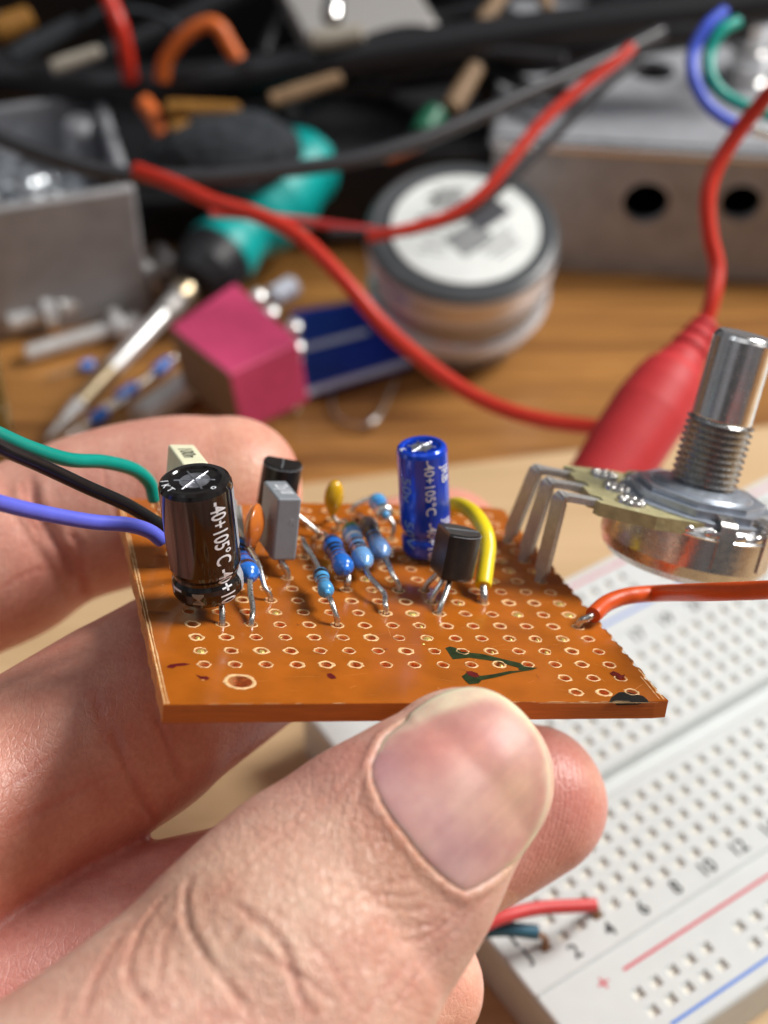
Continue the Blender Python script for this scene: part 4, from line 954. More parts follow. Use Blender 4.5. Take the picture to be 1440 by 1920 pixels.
for i in range(RN + 1):
    t = i / RN
    for k in range(n):
        x, y = cx + (NO[k][0] - cx) * t, cy + (NO[k][1] - cy) * t
        h, nn_ = hit(x, y)
        if h is None: h, nn_ = hit(cx + (x - cx) * .97, cy + (y - cy) * .97)
        edge = (1 - t) * 9.0                                      # mm from the rim, roughly
        lift = .16 * min(1, edge / .8) ** .5 + .10 * min(1, edge / 4) - (.12 if t > .985 else 0)
        ang0 = math.atan2(-(y - cy), x - cx); od = W @ np.array([math.cos(ang0), math.sin(ang0), 0.0])
        push = .42 * max(0, (t - .8) / .2) * (max(0, math.cos((ang0 - .95) * .72)) ** .5 if -1.0 < ang0 < 2.25 else 0)
        verts.append(h + nrm(CAM - h) * lift * .6 + nrm(nn_) * lift * .4 + od * push)
        c = np.array([.62, .345, .285])
        g = lambda X, Y, r: math.exp(-((x - X) ** 2 + (y - Y) ** 2) / r ** 2)
        c = c + g(820, 1395, 60) * np.array([.05, -.04, -.03]) + g(910, 1400, 50) * np.array([.06, -.03, -.02]) + g(740, 1500, 70) * np.array([-.07, -.055, -.01]) + g(860, 1620, 80) * np.array([-.12, -.06, -.01]) + g(960, 1470, 60) * np.array([.03, .03, -.01]) + g(720, 1440, 40) * np.array([-.04, -.03, .01])
        ang = math.atan2(-(y - cy), x - cx)                       # free edge lies up and to the right
        fe = max(0, math.cos((ang - .95) * .72)) ** .8 if -1.2 < ang < 2.75 else 0
        band = 11 + 24 * math.exp(-((ang - 1.8) / .55) ** 2) + 2.5 * math.sin(ang * 9)
        dpx = math.hypot(NO[k][0] - cx, NO[k][1] - cy) * (1 - t)
        w = fe * max(0, min(1, (band - dpx) / 12 + .3)); w = min(w, .95) if dpx < band + 5 else 0
        c = c * (1 - w) + np.array([.78, .60, .44]) * w
        if dpx < 7 and fe > .2: c = np.array([.78, .66, .47])
        if dpx < 9 and fe <= .2: c = c * .6 + np.array([.66, .54, .44]) * .4
        sv = float(((h - cen) @ np.cross(sp_ax, nrm(CAM - cen)))); c = c * (1 + .07 * noise.noise(Vector((sv * 1.1, .5, 0))) + .05 * noise.noise(Vector((sv * 3.2, 9, 0))))
        tones.append((*c, 1)); strk.append(float(((h - cen) @ np.cross(sp_ax, nrm(CAM - cen)))))
faces = [[i * n + k, (i + 1) * n + k, (i + 1) * n + (k + 1) % n, i * n + (k + 1) % n] for i in range(RN) for k in range(n)]
nm_ = bpy.data.meshes.new('nail'); nm_.from_pydata(((np.array(verts) - base) / 10).tolist(), [], faces)
nm_.materials.append(M['nail']); nm_.polygons.foreach_set('use_smooth', [True] * len(faces))
ca = nm_.color_attributes.new('tone', 'FLOAT_COLOR', 'POINT'); ca.data.foreach_set('color', np.array(tones).ravel())
a_ = nm_.attributes.new('ridge', 'FLOAT', 'POINT'); a_.data.foreach_set('value', strk)
bm = bmesh.new(); bm.from_mesh(nm_); bmesh.ops.remove_doubles(bm, verts=bm.verts, dist=1e-4); bmesh.ops.recalc_face_normals(bm, faces=bm.faces); bm.to_mesh(nm_); bm.free()
nail = bpy.data.objects.new('nail', nm_); COL.objects.link(nail); nail.parent = hand
smd = nail.modifiers.new('s', 'SMOOTH'); smd.iterations = 4; smd.factor = .5
so = nail.modifiers.new('t', 'SOLIDIFY'); so.thickness = .03; so.offset = -1

# ------------------------------------------------------------------ solderless breadboard (own frame: u along the numbers, v across, pitch 2.54)
FB = BREAD_M
bread = thing('breadboard', 'white solderless breadboard with rows of square holes and printed numbers', 'breadboard', FB)
mb = MB(FB); VN, VF = -6.75, 17.75; U0, U1 = -1.0, 65.0; Z0 = -8.4
def flat(v0, v1, z=0, m='bread_white', u0=U0 + .25, u1=U1 - .25): mb.add([(u0 * P, v0 * P, z), (u1 * P, v0 * P, z), (u1 * P, v1 * P, z), (u0 * P, v1 * P, z)], [[0, 1, 2, 3]], m, False)
def quad(a, c, m='bread_white', s=True, u0=U0 + .25, u1=U1 - .25): mb.add([(u0 * P, a[0] * P, a[1]), (u1 * P, a[0] * P, a[1]), (u1 * P, c[0] * P, c[1]), (u0 * P, c[0] * P, c[1])], [[0, 1, 2, 3]], m, s)
def cell(u, v):
    c = np.array([u * P, v * P]); h = P / 2; a, i_, d = .72, .44, .52
    sq = lambda r, z: [(c[0] - r, c[1] - r, z), (c[0] + r, c[1] - r, z), (c[0] + r, c[1] + r, z), (c[0] - r, c[1] + r, z)]
    q = [sq(h, 0), sq(a, 0), sq(i_, -.45), sq(i_ * .95, -d)]
    for k in range(3): mb.add(q[k] + q[k + 1], [[j, (j + 1) % 4, 4 + (j + 1) % 4, 4 + j] for j in range(4)], 'bread_white' if k < 2 else 'hole_dark', False)
    mb.add(q[3], [[0, 1, 2, 3]], 'hole_dark', False)
def row(v, cols):
    cs = set(cols); u = 1
    flat(v - .5, v + .5, 0, u0=U0 + .25, u1=.5); flat(v - .5, v + .5, 0, u0=63.5, u1=U1 - .25)
    for u in range(1, 64):
        if u in cs: cell(u, v)
        else: flat(v - .5, v + .5, 0, u0=u - .5, u1=u + .5)
allc = range(1, 64); railc = [u for u in range(3, 62) if (u - 3) % 6 != 5]
for v in range(0, 5): row(v, allc); row(11 - v, allc)
for v in (-4.1, -5.1, 15.1, 16.1): row(v, railc)
flat(-1.62, -.5); flat(11.5, 12.62); flat(-3.6, -1.86); flat(12.86, 14.6); flat(VN + .2, -5.6); flat(16.6, VF - .2)
for s0, s1 in ((-1.86, -1.62), (12.62, 12.86)):               # seam between the rail strips and the body
    quad((s0, 0), (s0 + .06, .25)); quad((s0 + .06, .25), (s0 + .10, .25)); quad((s0 + .10, .25), (s0 + .11, -.8)); quad((s0 + .11, -.8), (s0 + .15, -.8)); quad((s0 + .15, -.8), (s0 + .16, 0)); quad((s0 + .16, 0), (s1, 0))
quad((4.5, 0), (4.78, 0)); quad((4.78, 0), (4.92, -.35)); quad((4.92, -.35), (4.98, -2.2)); flat(4.98, 6.02, -2.2); quad((6.02, -2.2), (6.08, -.35)); quad((6.08, -.35), (6.2, .0)); quad((6.2, 0), (6.5, 0))
# rounded rim and sides
prof_s = [(0, 0), (.10, -.12), (.2, -.5), (.25, -1.2), (.25, Z0)]
def loop(k):
    d, z = prof_s[k]; r = 1.0; pts = []
    u0, u1, v0, v1 = (U0 + .25 - d) * P, (U1 - .25 + d) * P, (VN + .2 - d) * P, (VF - .2 + d) * P
    for (cx_, cy_, a0) in ((u1 , v1, 0), (u0, v1, PI / 2), (u0, v0, PI), (u1, v0, 1.5 * PI)):
        for q in range(5):
            a = a0 + PI / 2 * q / 4; rr = d * P * 0.6
            pts.append((cx_ - math.copysign(rr, math.cos(a0 + PI / 4)) + rr * math.cos(a), cy_ - math.copysign(rr, math.sin(a0 + PI / 4)) + rr * math.sin(a), z))
    return pts
lp = [loop(k) for k in range(5)]
for k in range(4):
    n = len(lp[0]); mb.add(lp[k] + lp[k + 1], [[j, (j + 1) % n, n + (j + 1) % n, n + j][::-1] for j in range(n)], 'bread_white', k < 3)
mb.add(lp[4], [list(range(len(lp[4])))[::-1]], 'bread_white', False)
EX, EY = np.array([1., 0, 0]), np.array([0, 1., 0])
BOLD[0] = .018
def bt(s, u, v, cap, m='ink_black', sx=1.0): put_text(mb, s, cap, (u * P, v * P, 0), EX, EY, m, lift=.03, sx=sx)
for k in range(2, 64, 2): bt(str(k), k + .0, -.92, 1.85, sx=.92)
for k in range(1, 64, 2): bt(str(k), k, 12.2, 1.85, sx=.92)
for k, ch in enumerate('JIHGF'): bt(ch, 0.02, k, 1.8)
for k, ch in enumerate('EDCBA'): bt(ch, 0.02, 7 + k, 1.8)
def line(u0, u1, v, m, w=.16): mb.add([(u0 * P, (v - w / 2) * P, .03), (u1 * P, (v - w / 2) * P, .03), (u1 * P, (v + w / 2) * P, .03), (u0 * P, (v + w / 2) * P, .03)], [[0, 1, 2, 3]], m, False)
BOLD[0] = 0.0; line(3.2, 62, -2.87, 'ink_red'); line(3.2, 62, -6.02, 'ink_blue'); line(3.2, 62, 13.75, 'ink_blue'); line(3.2, 62, 17.0, 'ink_red')
bt('+', 2.05, -2.87, 2.2, 'ink_red'); bt('–', 2.0, -6.02, 1.3, 'ink_blue'); bt('–', 2.0, 13.75, 1.3, 'ink_blue'); bt('+', 2.05, 17.0, 1.3, 'ink_red')
mb.build('breadboard_body', bread)
BW = lambda u, v, h: FB[:3, :3] @ np.array([u * P, v * P, h]) + FB[:3, 3]
def jumper(name, pts, r, m, label, end):
    root = thing(name, label, 'wire', loc=BW(*end[-1]))
    mb = MB(); mb.wire(pts, r, m, 18); mb.build('insulation', root)
    mb = MB(); mb.wire([pts[-1] + (pts[-2] - pts[-1]) * .05] + [BW(*e) for e in end], .42, 'copper', 12); mb.build('bare_end', root)
jumper('jumper_wire', [C(640, 1830, 166), C(780, 1790, 166), C(880, 1748, 166), C(935, 1722, 167), C(1010, 1703, 169), C(1116, 1697, 171)], .80, 'wire_coral', 'short red jumper wire with stripped copper tip plugged beside the printed 4', [(4.05, .1, .9), (4, 0, .2), (4, 0, -1.5)])
jumper('jumper_wire', [C(680, 1850, 169), C(800, 1790, 168), C(880, 1752, 168), C(940, 1742, 169), C(1008, 1748, 169.5)], .84, 'wire_slate', 'slate blue jumper wire with stripped copper tip plugged beside the printed J', [(1.1, .12, 1.0), (1.02, 0, .2), (1, 0, -1.5)])

# ------------------------------------------------------------------ things on the desk behind
def tag_tube(name, label, cat, pts, r, m, group=None, n=16):
    mb = MB(); mb.wire(pts, r, m, n); return mb.build(name, label=label, cat=cat, group=group)
DZ = -8.0
# aluminium enclosure, right
o0 = T(927, 262, 20); o1 = T(1440, 290, 20); xd = nrm((o1 - o0) * [1, 1, 0]); yd = np.array([-xd[1], xd[0], 0]); Hh = 28; WX, DY = 112, 62
encl = thing('metal_enclosure', 'upright brushed aluminium enclosure with round drilled holes, behind at the right', 'enclosure', loc=o0 + xd * WX / 2 + yd * DY / 2 - [0, 0, Hh])
def holed_plate(o, ex_, ey_, w, h, th, hs, m, name, par):
    """plate in the ex, ey plane with round holes (x, y, r)"""
    cu = bpy.data.curves.new('p', 'CURVE'); cu.dimensions = '2D'; cu.fill_mode = 'BOTH'; cu.extrude = th / 2; cu.bevel_depth = 0
    def ps(pts):
        sp = cu.splines.new('POLY'); sp.points.add(len(pts) - 1); sp.use_cyclic_u = True
        for k, p in enumerate(pts): sp.points[k].co = (p[0], p[1], 0, 1)
    ps([(0, 0), (w, 0), (w, h), (0, h)])
    for x, y, r in hs: ps([(x + r * math.cos(2 * PI * k / 40), y + r * math.sin(2 * PI * k / 40)) for k in range(40)])
    ob = bpy.data.objects.new('p', cu); COL.objects.link(ob); me = ob.to_mesh(); ez_ = np.cross(ex_, ey_); mb = MB()
    for p in me.polygons: mb.add([o + ex_ * me.vertices[k].co.x + ey_ * me.vertices[k].co.y + ez_ * me.vertices[k].co.z for k in p.vertices], [list(range(len(p.vertices)))], m, False)
    ob.to_mesh_clear(); bpy.data.objects.remove(ob); bpy.data.curves.remove(cu); return mb.build(name, par)
Z_ = np.array([0, 0, 1.])
def onface(px, py):                                              # pixel met with the front face
    d = W @ ray(px, py); s = ((o0 - CAM) @ yd) / (d @ yd); q = d * s + CAM - o0; return q @ xd, q[2] + Hh
h1, h2 = onface(1211, 381), onface(1389, 381)
hs = [(h1[0], h1[1], 4.5), (h2[0], h2[1], 4.0), (h2[0] + 20, h2[1], 4.4)]
fb = o0 - Z_ * Hh
holed_plate(fb + yd * 1.0, xd, Z_, WX, Hh - 2.2, 2.0, hs, 'alu_face', 'front_panel', encl)
th_ = T(1222, 140, 19) - o0
holed_plate(o0 - Z_ * 1.0 + yd * 2.2, xd, yd, WX, DY - 2.4, 2.0, [(th_ @ xd, th_ @ yd - 2.2, 4.6)], 'aluminium', 'top_panel', encl)
mb = MB(); mb.tube([o0 + Z_ * -1.3 + yd * 1.2, o0 + Z_ * -1.3 + yd * 1.2 + xd * WX], 1.35, 'steel', 16)
mb.tube([o0 + Z_ * -1.3 + yd * 1.2 + xd * .3, o0 + Z_ * -1.3 + yd * (DY - 1) + xd * .3], 1.3, 'aluminium', 12)
mb.build('rounded_edge', encl)
mb = MB(); mb.box(fb + yd * .6, xd * .1 + xd * 1.9, yd * (DY - 1), Z_ * (Hh - 2), 'aluminium', bev=.4); mb.box(fb + yd * (DY - 2) + xd * 2, xd * (WX - 2), yd * 2, Z_ * (Hh - 2), 'aluminium', bev=.4)
mb.box(fb + xd * (WX - 2) + yd * 2.1, xd * 2, yd * (DY - 4.3), Z_ * (Hh - 2.1), 'aluminium', bev=.4); mb.box(fb + xd * 2.1 + yd * 2.1 + Z_ * .1, xd * (WX - 4.3), yd * (DY - 4.3), Z_ * 1.2, 'black_rubber'); mb.build('side_wall', encl)  # end wall and black floor added to keep the inside dark behind the holes
for hx, hy, r in hs[:2]:
    mb = MB(); c = fb + xd * hx + Z_ * hy + yd * 0.0
    mb.lathe(c - yd * .15, yd, [(0, r + .05), (.1, r + .75), (.35, r + .75), (.45, r)], 'aluminium', 36, caps=False); mb.build('hole_rim', encl)
# metal tray, left
q0, q1 = T(-60, 400, 20), T(252, 352, 20); xt = nrm(q1 - q0); xt = nrm(xt * [1, 1, 0]); yt = np.array([-xt[1], xt[0], 0]); H2 = 28; WX2 = 104; DY2 = 39
c0 = q1 - xt * WX2; tray = thing('metal_tray', 'open cast aluminium box holding crumpled foil, behind at the left', 'box', loc=c0 + xt * WX2 / 2 + yt * DY2 / 2 - Z_ * H2)
for nme, (a, x_, y_, z_) in dict(front_wall=(c0 - Z_ * H2, xt * WX2, yt * 2, Z_ * H2), back_wall=(c0 - Z_ * H2 + yt * (DY2 - 2), xt * WX2, yt * 2, Z_ * H2), end_wall=(c0 - Z_ * H2 + xt * (WX2 - 2) + yt * 2, xt * 2, yt * (DY2 - 4), Z_ * H2), floor_plate=(c0 - Z_ * H2 + yt * 2 + xt * 2, xt * (WX2 - 4), yt * (DY2 - 4), Z_ * 2)).items():
    mb = MB(); mb.box(a, x_, y_, z_, 'aluminium' if nme != 'front_wall' else 'alu_face', bev=.7); mb.build(nme, tray)
mb = MB(); cpost = c0 + xt * (WX2 - 6) + yt * (DY2 - 8) - Z_ * 25; mb.lathe(cpost, Z_, [(0, 4), (22, 3.4), (23.5, 2.6), (23.6, 0)], 'aluminium', 24); mb.build('screw_post', tray)
def blob(name, c, r, m, label, cat, sc=(1, 1, 1), amp=.35, fr=.16, group=None, fine=1.0):
    mb = MB(); bm = bmesh.new(); bmesh.ops.create_icosphere(bm, subdivisions=5, radius=1)
    vs = [np.array(v.co) for v in bm.verts]
    out_ = []
    for v in vs:
        q = r * (1 + amp * noise.turbulence(Vector(v * r * fr + c * .1), 4, True, noise_basis='VORONOI_F2F1')) * v * sc; out_.append(c + q)
    mb.add(out_, [[v.index for v in f.verts] for f in bm.faces], m, False); bm.free(); return mb.build(name, label=label, cat=cat, group=group)
blob('foil_lump', T(15, 385, 3), 6.5, 'foil', 'crumpled silver foil lying inside the open metal box', 'foil', sc=(1.5, 1, .7), amp=.5)

# solder tin
sc_ = C(868, 428, 267); sax = nrm(np.array([.02, -.23, 1.0])); Rr = 16.4
tin = thing('solder_tin', 'round clear solder tin with dark lid and white round label, leaning towards the viewer', 'tin', loc=sc_ - sax * 24)
mb = MB(); mb.lathe(sc_ - sax * 21.5, sax, [(0, 13.5), (.4, 14.6), (4.2, 14.8), (4.6, 16.2), (6.2, 16.9), (7.6, 16.3), (8.2, 15.6), (12.6, 15.6), (13.2, 16.3), (14.6, 16.9), (16, 16.6), (18, 16.6), (18, 0)], 'clear_plastic', 96,
   mlist=['clear_plastic', 'clear_plastic', 'clear_plastic', 'white_ring', 'white_ring', 'steel', 'solder_wire', 'clear_plastic', 'white_ring', 'white_ring', 'steel', 'lid_dark', 'lid_dark']); mb.build('tin_body', tin)
mb = MB(); mb.lathe(sc_ - sax * 3.5, sax, [(0, 17.0), (.3, 17.2), (2.4, 17.2), (3.0, 16.8), (3.5, 15.9), (3.3, 15.2), (3.2, 0)], 'lid_dark', 96, mlist=['white_ring', 'white_ring', 'lid_dark', 'lid_dark', 'lid_dark', 'lid_dark']); mb.build('lid', tin)
mb = MB(); el, gl = perp(sax, (1, 0, 0)); gl = np.cross(sax, el)
LC = sc_ + sax * .06 + el * .4; mb.lathe(LC - sax * .3, sax, [(0, 13.2), (.32, 13.2), (.36, 12.9), (.36, 0)], 'label_paper', 80)
def lt(s, x, y, cap, m='label_ink', rot=0.0, sx=1.0):
    c_, s_ = math.cos(rot), math.sin(rot); ex2 = el * c_ + gl * s_; ey2 = -el * s_ + gl * c_
    put_text(mb, s, cap, LC + el * x + gl * y + sax * .07, ex2, ey2, m, lift=.04, sx=sx)
def lbox(x, y, w, h, rot, m='label_ink', z=.10):
    c_, s_ = math.cos(rot), math.sin(rot); ex2 = el * c_ + gl * s_; ey2 = -el * s_ + gl * c_; o = LC + el * x + gl * y + sax * z
    mb.add([o - ex2 * w / 2 - ey2 * h / 2, o + ex2 * w / 2 - ey2 * h / 2, o + ex2 * w / 2 + ey2 * h / 2, o - ex2 * w / 2 + ey2 * h / 2], [[0, 1, 2, 3]], m, False)
rt = math.radians(42)
lbox(.6, -2.6, 7.4, 5.8, rt, 'label_lightgrey', .085)
lbox(4.2, 3.2, 7.6, 4.4, rt); 
for k in range(9):
    for j in range(7):
        if (k + j) % 2: lbox(.6 + (k - 4) * .8 * math.cos(rt) - (j - 3) * .8 * math.sin(rt), -2.6 + (k - 4) * .8 * math.sin(rt) + (j - 3) * .8 * math.cos(rt), .7, .7, rt, 'label_midgrey')
for k in range(4):
    lbox(4.6 + k * .9, -3.6 - k * .9 + 1.0, 8.5 - k, .42, rt, 'label_midgrey' if k % 2 else 'label_ink')
for k in range(7):
    x = random.uniform(-8, -3); y = -6 + k * 1.35; lbox(x + 1, y, random.uniform(2.5, 5.5), .32, rt - .9, 'label_midgrey')
for k in range(6):
    y = 5.0 + k * .95; lbox(-3.0 + random.uniform(-1, 1), y, random.uniform(4, 9), .55, .05, 'label_midgrey' if k % 2 else 'label_ink')
lbox(-5.2, 7.4, 1.0, 2.4, .1, 'label_midgrey'); lbox(-7.0, 2.6, 3.0, .9, 0.3, 'label_midgrey')
mb.build('round_label', tin)

# magenta box capacitor
zt = 12.0; p1, p2, p3, p4 = T(315, 612, zt), T(440, 528, zt), T(562, 640, zt), T(428, 702, zt)
mb = MB(); down = np.array([1.2, .8, -13.5])
t_ = [p1, p4, p3, p2]; bq = [p + down for p in t_]
mb.add(t_, [[0, 1, 2, 3]], 'magenta', False); mb.add([t_[1], t_[2], bq[2], bq[1]], [[0, 3, 2, 1]], 'magenta', False); mb.add([t_[0], t_[1], bq[1], bq[0]], [[0, 3, 2, 1]], 'resin_brown', False)
mb.add([t_[2], t_[3], bq[3], bq[2]], [[0, 3, 2, 1]], 'magenta', False); mb.add([t_[3], t_[0], bq[0], bq[3]], [[0, 3, 2, 1]], 'magenta', False); mb.add(bq, [[3, 2, 1, 0]], 'magenta', False)
fc = mb.build('film_capacitor', label='magenta pink box capacitor standing on the desk in front of the screwdriver', cat='capacitor', weld=True)
bv = fc.modifiers.new('b', 'BEVEL'); bv.width = .06; bv.segments = 3
# blue and white card
cA, cB, cC, cD = T(545, 590, -6.8), T(735, 560, -6.8), T(770, 690, -6.8), T(572, 748, -6.8)
mb = MB(); mb.prism([cA, cD, cC, cB], (0, 0, .8), 'card_blue'); up_ = np.array([0, 0, .84])
def stripe(a, b_, w, m='white_plastic'):
    d = nrm(b_ - a); s_ = np.array([-d[1], d[0], 0]) * w; mb.add([a - s_ + up_, b_ - s_ + up_, b_ + s_ + up_, a + s_ + up_], [[0, 1, 2, 3]], m, False)
stripe(cD + (cA - cD) * .03, cC + (cB - cC) * .04, .9); stripe(T(560, 662, -6.8), T(690, 628, -6.8), .8)
mb.build('blue_card', label='dark blue card with white stripes lying beside the solder tin', cat='card')
mb = MB(); a = T(508, 560, -3); c = T(572, 524, -3); mb.lathe(a, c - a, [(0, 1.2), (.3, 2.0), (5.4, 2.15), (5.9, 1.9), (6.2, 0)], 'white_plastic', 28); mb.build('small_cylinder', label='small white cylindrical part beside the magenta capacitor', cat='component')
for k, (x, y) in enumerate([(482, 555), (505, 585), (549, 612), (553, 650), (550, 675)]):
    mb = MB(); c = T(x, y, 4); mb.lathe(c - [0, 0, 11], (0.02, 0, 1), [(0, .6), (10.0, .6), (10.5, 1.4), (11.5, 1.4), (12.1, .7), (12.15, 0)], 'bright_metal', 16)
    mb.build('metal_pin', label='tiny shiny metal pin standing along the right rim of the magenta capacitor', cat='pin', group='shiny pins by the magenta capacitor')
# screwdriver
S, E_ = T(88, 822, -5), T(592, 286, 10); ax = nrm(E_ - S); LS = np.linalg.norm(E_ - S)
scr_ = thing('screwdriver', 'screwdriver with teal and black rubber handle and long metal shaft', 'screwdriver', loc=S)
def at_px(px): # distance along the axis whose projection has this x
    ts = np.linspace(0, LS, 400); q = [W.T @ (S + ax * t - CAM) for t in ts]; xs = [720 + F * v[0] / -v[2] for v in q]; return float(np.interp(px, xs, ts))
mb = MB(); t1, t2 = at_px(205), at_px(330)
mb.lathe(S, ax, [(0, .25), (3, .75), (5, 1.0), (at_px(150), 1.5), (at_px(210), 1.55), (t2 - 4, 1.6), (t2 - 3, 2.0), (t2, 2.0)], 'gilt_and_reflection', 24, mlist=['tin_dull', 'tin_dull', 'bright_metal', 'gilt_and_reflection', 'bright_metal', 'tin_dull', 'tin_dull']); mb.build('shaft', scr_)  # silver shaft; its golden reflection is painted on as a gilt stretch
mb = MB(); t3 = at_px(365); mb.lathe(S + ax * t2, ax, [(0, 2.0), (1.2, 2.6), (3.5, 2.5), (4, 1.8), (t3 - t2, 2.4)], 'gilt_and_reflection', 24, mlist=['tin_dull', 'gilt_and_reflection', 'tin_dull', 'tin_dull']); mb.build('ferrule', scr_)
mb = MB(); t4 = at_px(398); mb.lathe(S + ax * (t3 - 2), ax, [(0, 2.6), (1.5, 5.0), (5, 6.6), (t4 - t3 + 4, 7.0), (t4 - t3 + 7, 6.0)], 'black_rubber', 40); mb.build('collar', scr_)
HL = (at_px(592) - t4) / 49.0
mb = MB(); mb.lathe(S + ax * (t4 + 1), ax, [(q_ * HL, w_) for q_, w_ in [(0, 6.2), (2, 7.2), (5, 7.0), (9, 6.2), (12, 6.4), (17, 8.4), (24, 9.6), (31, 9.0), (34, 8.2), (36, 8.0), (40, 8.2), (45, 7.4), (48, 4.6), (49, 0)]], 'teal_rubber', 48); mb.build('handle', scr_)
# bolts and rods
def bolt(a, c, r, label, head=True, m='bright_metal', nut=None, cat='bolt'):
    r *= 1.6
    mb = MB(); a, c = np.asarray(a), np.asarray(c); ax = nrm(c - a); Ln = np.linalg.norm(c - a); pr = [(0, r * .8), (.3, r)]
    k = .3
    while k < Ln - 2.5: pr += [(k, r), (k + .25, r * .88), (k + .5, r)]; k += .5
    pr += [(Ln - 2.2, r)]
    if head: pr += [(Ln - 2.2, r * 2.1), (Ln - .6, r * 2.2), (Ln, r * 1.4), (Ln + .02, 0)]
    else: pr += [(Ln - .3, r), (Ln, r * .7), (Ln + .02, 0)]
    mb.lathe(a, ax, pr, m, 24)
    if nut: mb.lathe(a + ax * nut, ax, [(0, 0), (0, r * 3.2), (1.2, r * 3.2), (1.2, 0)], m, 6); mb.lathe(a + ax * nut - np.array([0, 0, 1.4]), Z_, [(0, 1), (2, 2.4), (6, 2.2), (6.2, 0)], m, 16)
    return mb.build('bolt', label=label, cat=cat)
bolt(T(14, 606, -4), T(98, 580, -4), 1.1, 'short silver bolt at the far left, uppermost of the loose bolts', head=True)
bolt(T(112, 574, -3), T(318, 494, -3), 1.25, 'longest silver bolt with a wide nut near its middle', nut=17)
bolt(T(48, 664, -6), T(232, 610, -6), 1.05, 'silver bolt lying lowest and parallel to the others', head=True)
mb = MB(); c = T(251, 606, -5); mb.lathe(c - [0, 0, 2], Z_, [(0, 2.2), (1.5, 2.4), (3, 1.7), (3.5, 0)], 'bright_metal', 20); mb.build('small_nut', label='small round silver nut beside the end of the lowest bolt', cat='nut')
bolt(T(262, 786, -5), T(400, 690, -5), 1.8, 'thick ribbed metal rod just above the index finger', head=False, cat='rod')
for k, ((x, y), (x2, y2), lb) in enumerate([((218, 748), (256, 722), 'tiny blue resistor on the desk under the screwdriver shaft'), ((288, 700), (318, 676), 'tiny blue resistor on the desk nearest the magenta capacitor'), ((150, 690), (178, 682), 'tiny blue resistor on the desk between bolt and screwdriver'), ((170, 790), (200, 770), 'tiny blue resistor on the desk just above the finger')]):
    mb = MB(); a, c = T(x, y, -6.6), T(x2, y2, -6.6); ax = nrm(c - a); Ln = np.linalg.norm(c - a)
    mb.lathe(a, ax, [(0, 0), (.2, .9), (1, 1.2), (1.6, 1.0), (Ln - 1.6, 1.0), (Ln - 1, 1.2), (Ln - .2, .9), (Ln, 0)], 'r_blue', 20)
    mb.tube([a - ax * 6, a], .25, 'tin', 8); mb.tube([c, c + ax * 5], .25, 'tin', 8); mb.build('loose_resistor', label=lb, cat='resistor')
mb = MB(); a0_ = T(-58, 420, 38); a1_ = T(34, 880, 0.3)
mb.box(a0_ - [9, 0, 0], (9.5, 0, 0), nrm(np.cross(a1_ - a0_, (1, 0, 0))) * 3, a1_ - a0_, 'brass', bev=.5); mb.build('brass_strip', label='slanting brass strip entering at the left edge', cat='strip')
tag_tube('bent_lead', 'thin loose bent wire on the wood below the solder tin', 'wire', [T(632, 668, -7), T(622, 720, -7), T(626, 770, -7), T(650, 792, -7), T(690, 796, -6), T(716, 770, -6), T(742, 712, -6)], .28, 'tin')
mb = MB(); mb.ell(T(700, 790, -6.5), ((.9, 0, 0), (0, .9, 0), (0, 0, .8)), 'steel', 14, 10); mb.build('solder_bead', label='tiny bright solder bead on the wood by the bent wire', cat='solder bead')
# cables
tag_tube('test_lead', 'red test lead sweeping from upper left down to the red clip', 'cable', [C(255, 318, 232), C(330, 346, 228), C(400, 378, 225), C(480, 402, 223), C(560, 442, 222), C(640, 520, 220), C(720, 612, 219), C(800, 682, 217), C(900, 748, 215), C(1010, 786, 213), C(1160, 806, 212)], 1.15, 'wire_red')
tag_tube('test_lead', 'red test lead hanging from the right edge into the clip boot', 'cable', [C(1500, 100, 200), C(1440, 178, 203), C(1390, 240, 205), C(1345, 310, 206), C(1327, 370, 206), C(1331, 440, 206), C(1344, 500, 206), C(1336, 560, 205), C(1316, 625, 205)], 1.12, 'wire_red')
A_, B_ = C(1326, 606, 205), C(1125, 915, 196); ax = nrm(B_ - A_); Lb = np.linalg.norm(B_ - A_)
mb = MB(); mb.lathe(A_, ax, [(0, 1.3), (.3, 1.9), (.9, 2.1), (1.5, 1.8), (2.2, 2.3), (2.8, 2.4), (3.4, 2.1), (4.2, 2.7), (5.0, 2.8), (5.6, 2.5), (6.6, 3.1), (7.8, 3.3), (8.6, 3.7), (9.6, 4.3), (12, 4.8), (16, 5.2), (22, 5.1), (Lb, 4.8), (Lb + .3, 0)], 'boot_red', 48)
mb.build('clip_boot', label='red rubber boot of an alligator clip behind the potentiometer', cat='clip')
gcab = 'cables draped across the back'
tag_tube('cable', 'slim grey cable sagging from the left edge across the teal handle', 'cable', [C(-60, 215, 236), C(0, 258, 236), C(100, 295, 235), C(180, 318, 235), C(260, 330, 235), (C(380, 332, 236)), C(500, 322, 238), C(640, 304, 240), C(760, 272, 243), C(880, 225, 247), C(1010, 165, 252), C(1150, 105, 258), C(1240, 60, 262)], 1.3, 'cable_grey')
tag_tube('cable', 'thickest black cable running right across the top', 'cable', [C(-60, 140, 300), C(60, 150, 300), C(170, 163, 298), C(300, 163, 296), C(450, 145, 294), C(600, 120, 292), C(760, 95, 290), C(950, 68, 288), C(1150, 42, 286), C(1340, 22, 284), C(1500, 0, 282)], 3.9, 'cable_black')
tag_tube('cable', 'black cable crossing the thickest cable at the upper left', 'cable', [C(-40, 200, 312), C(90, 150, 312), C(200, 105, 312), C(300, 60, 312), C(400, 10, 312), C(470, -40, 312)], 2.8, 'cable_black')
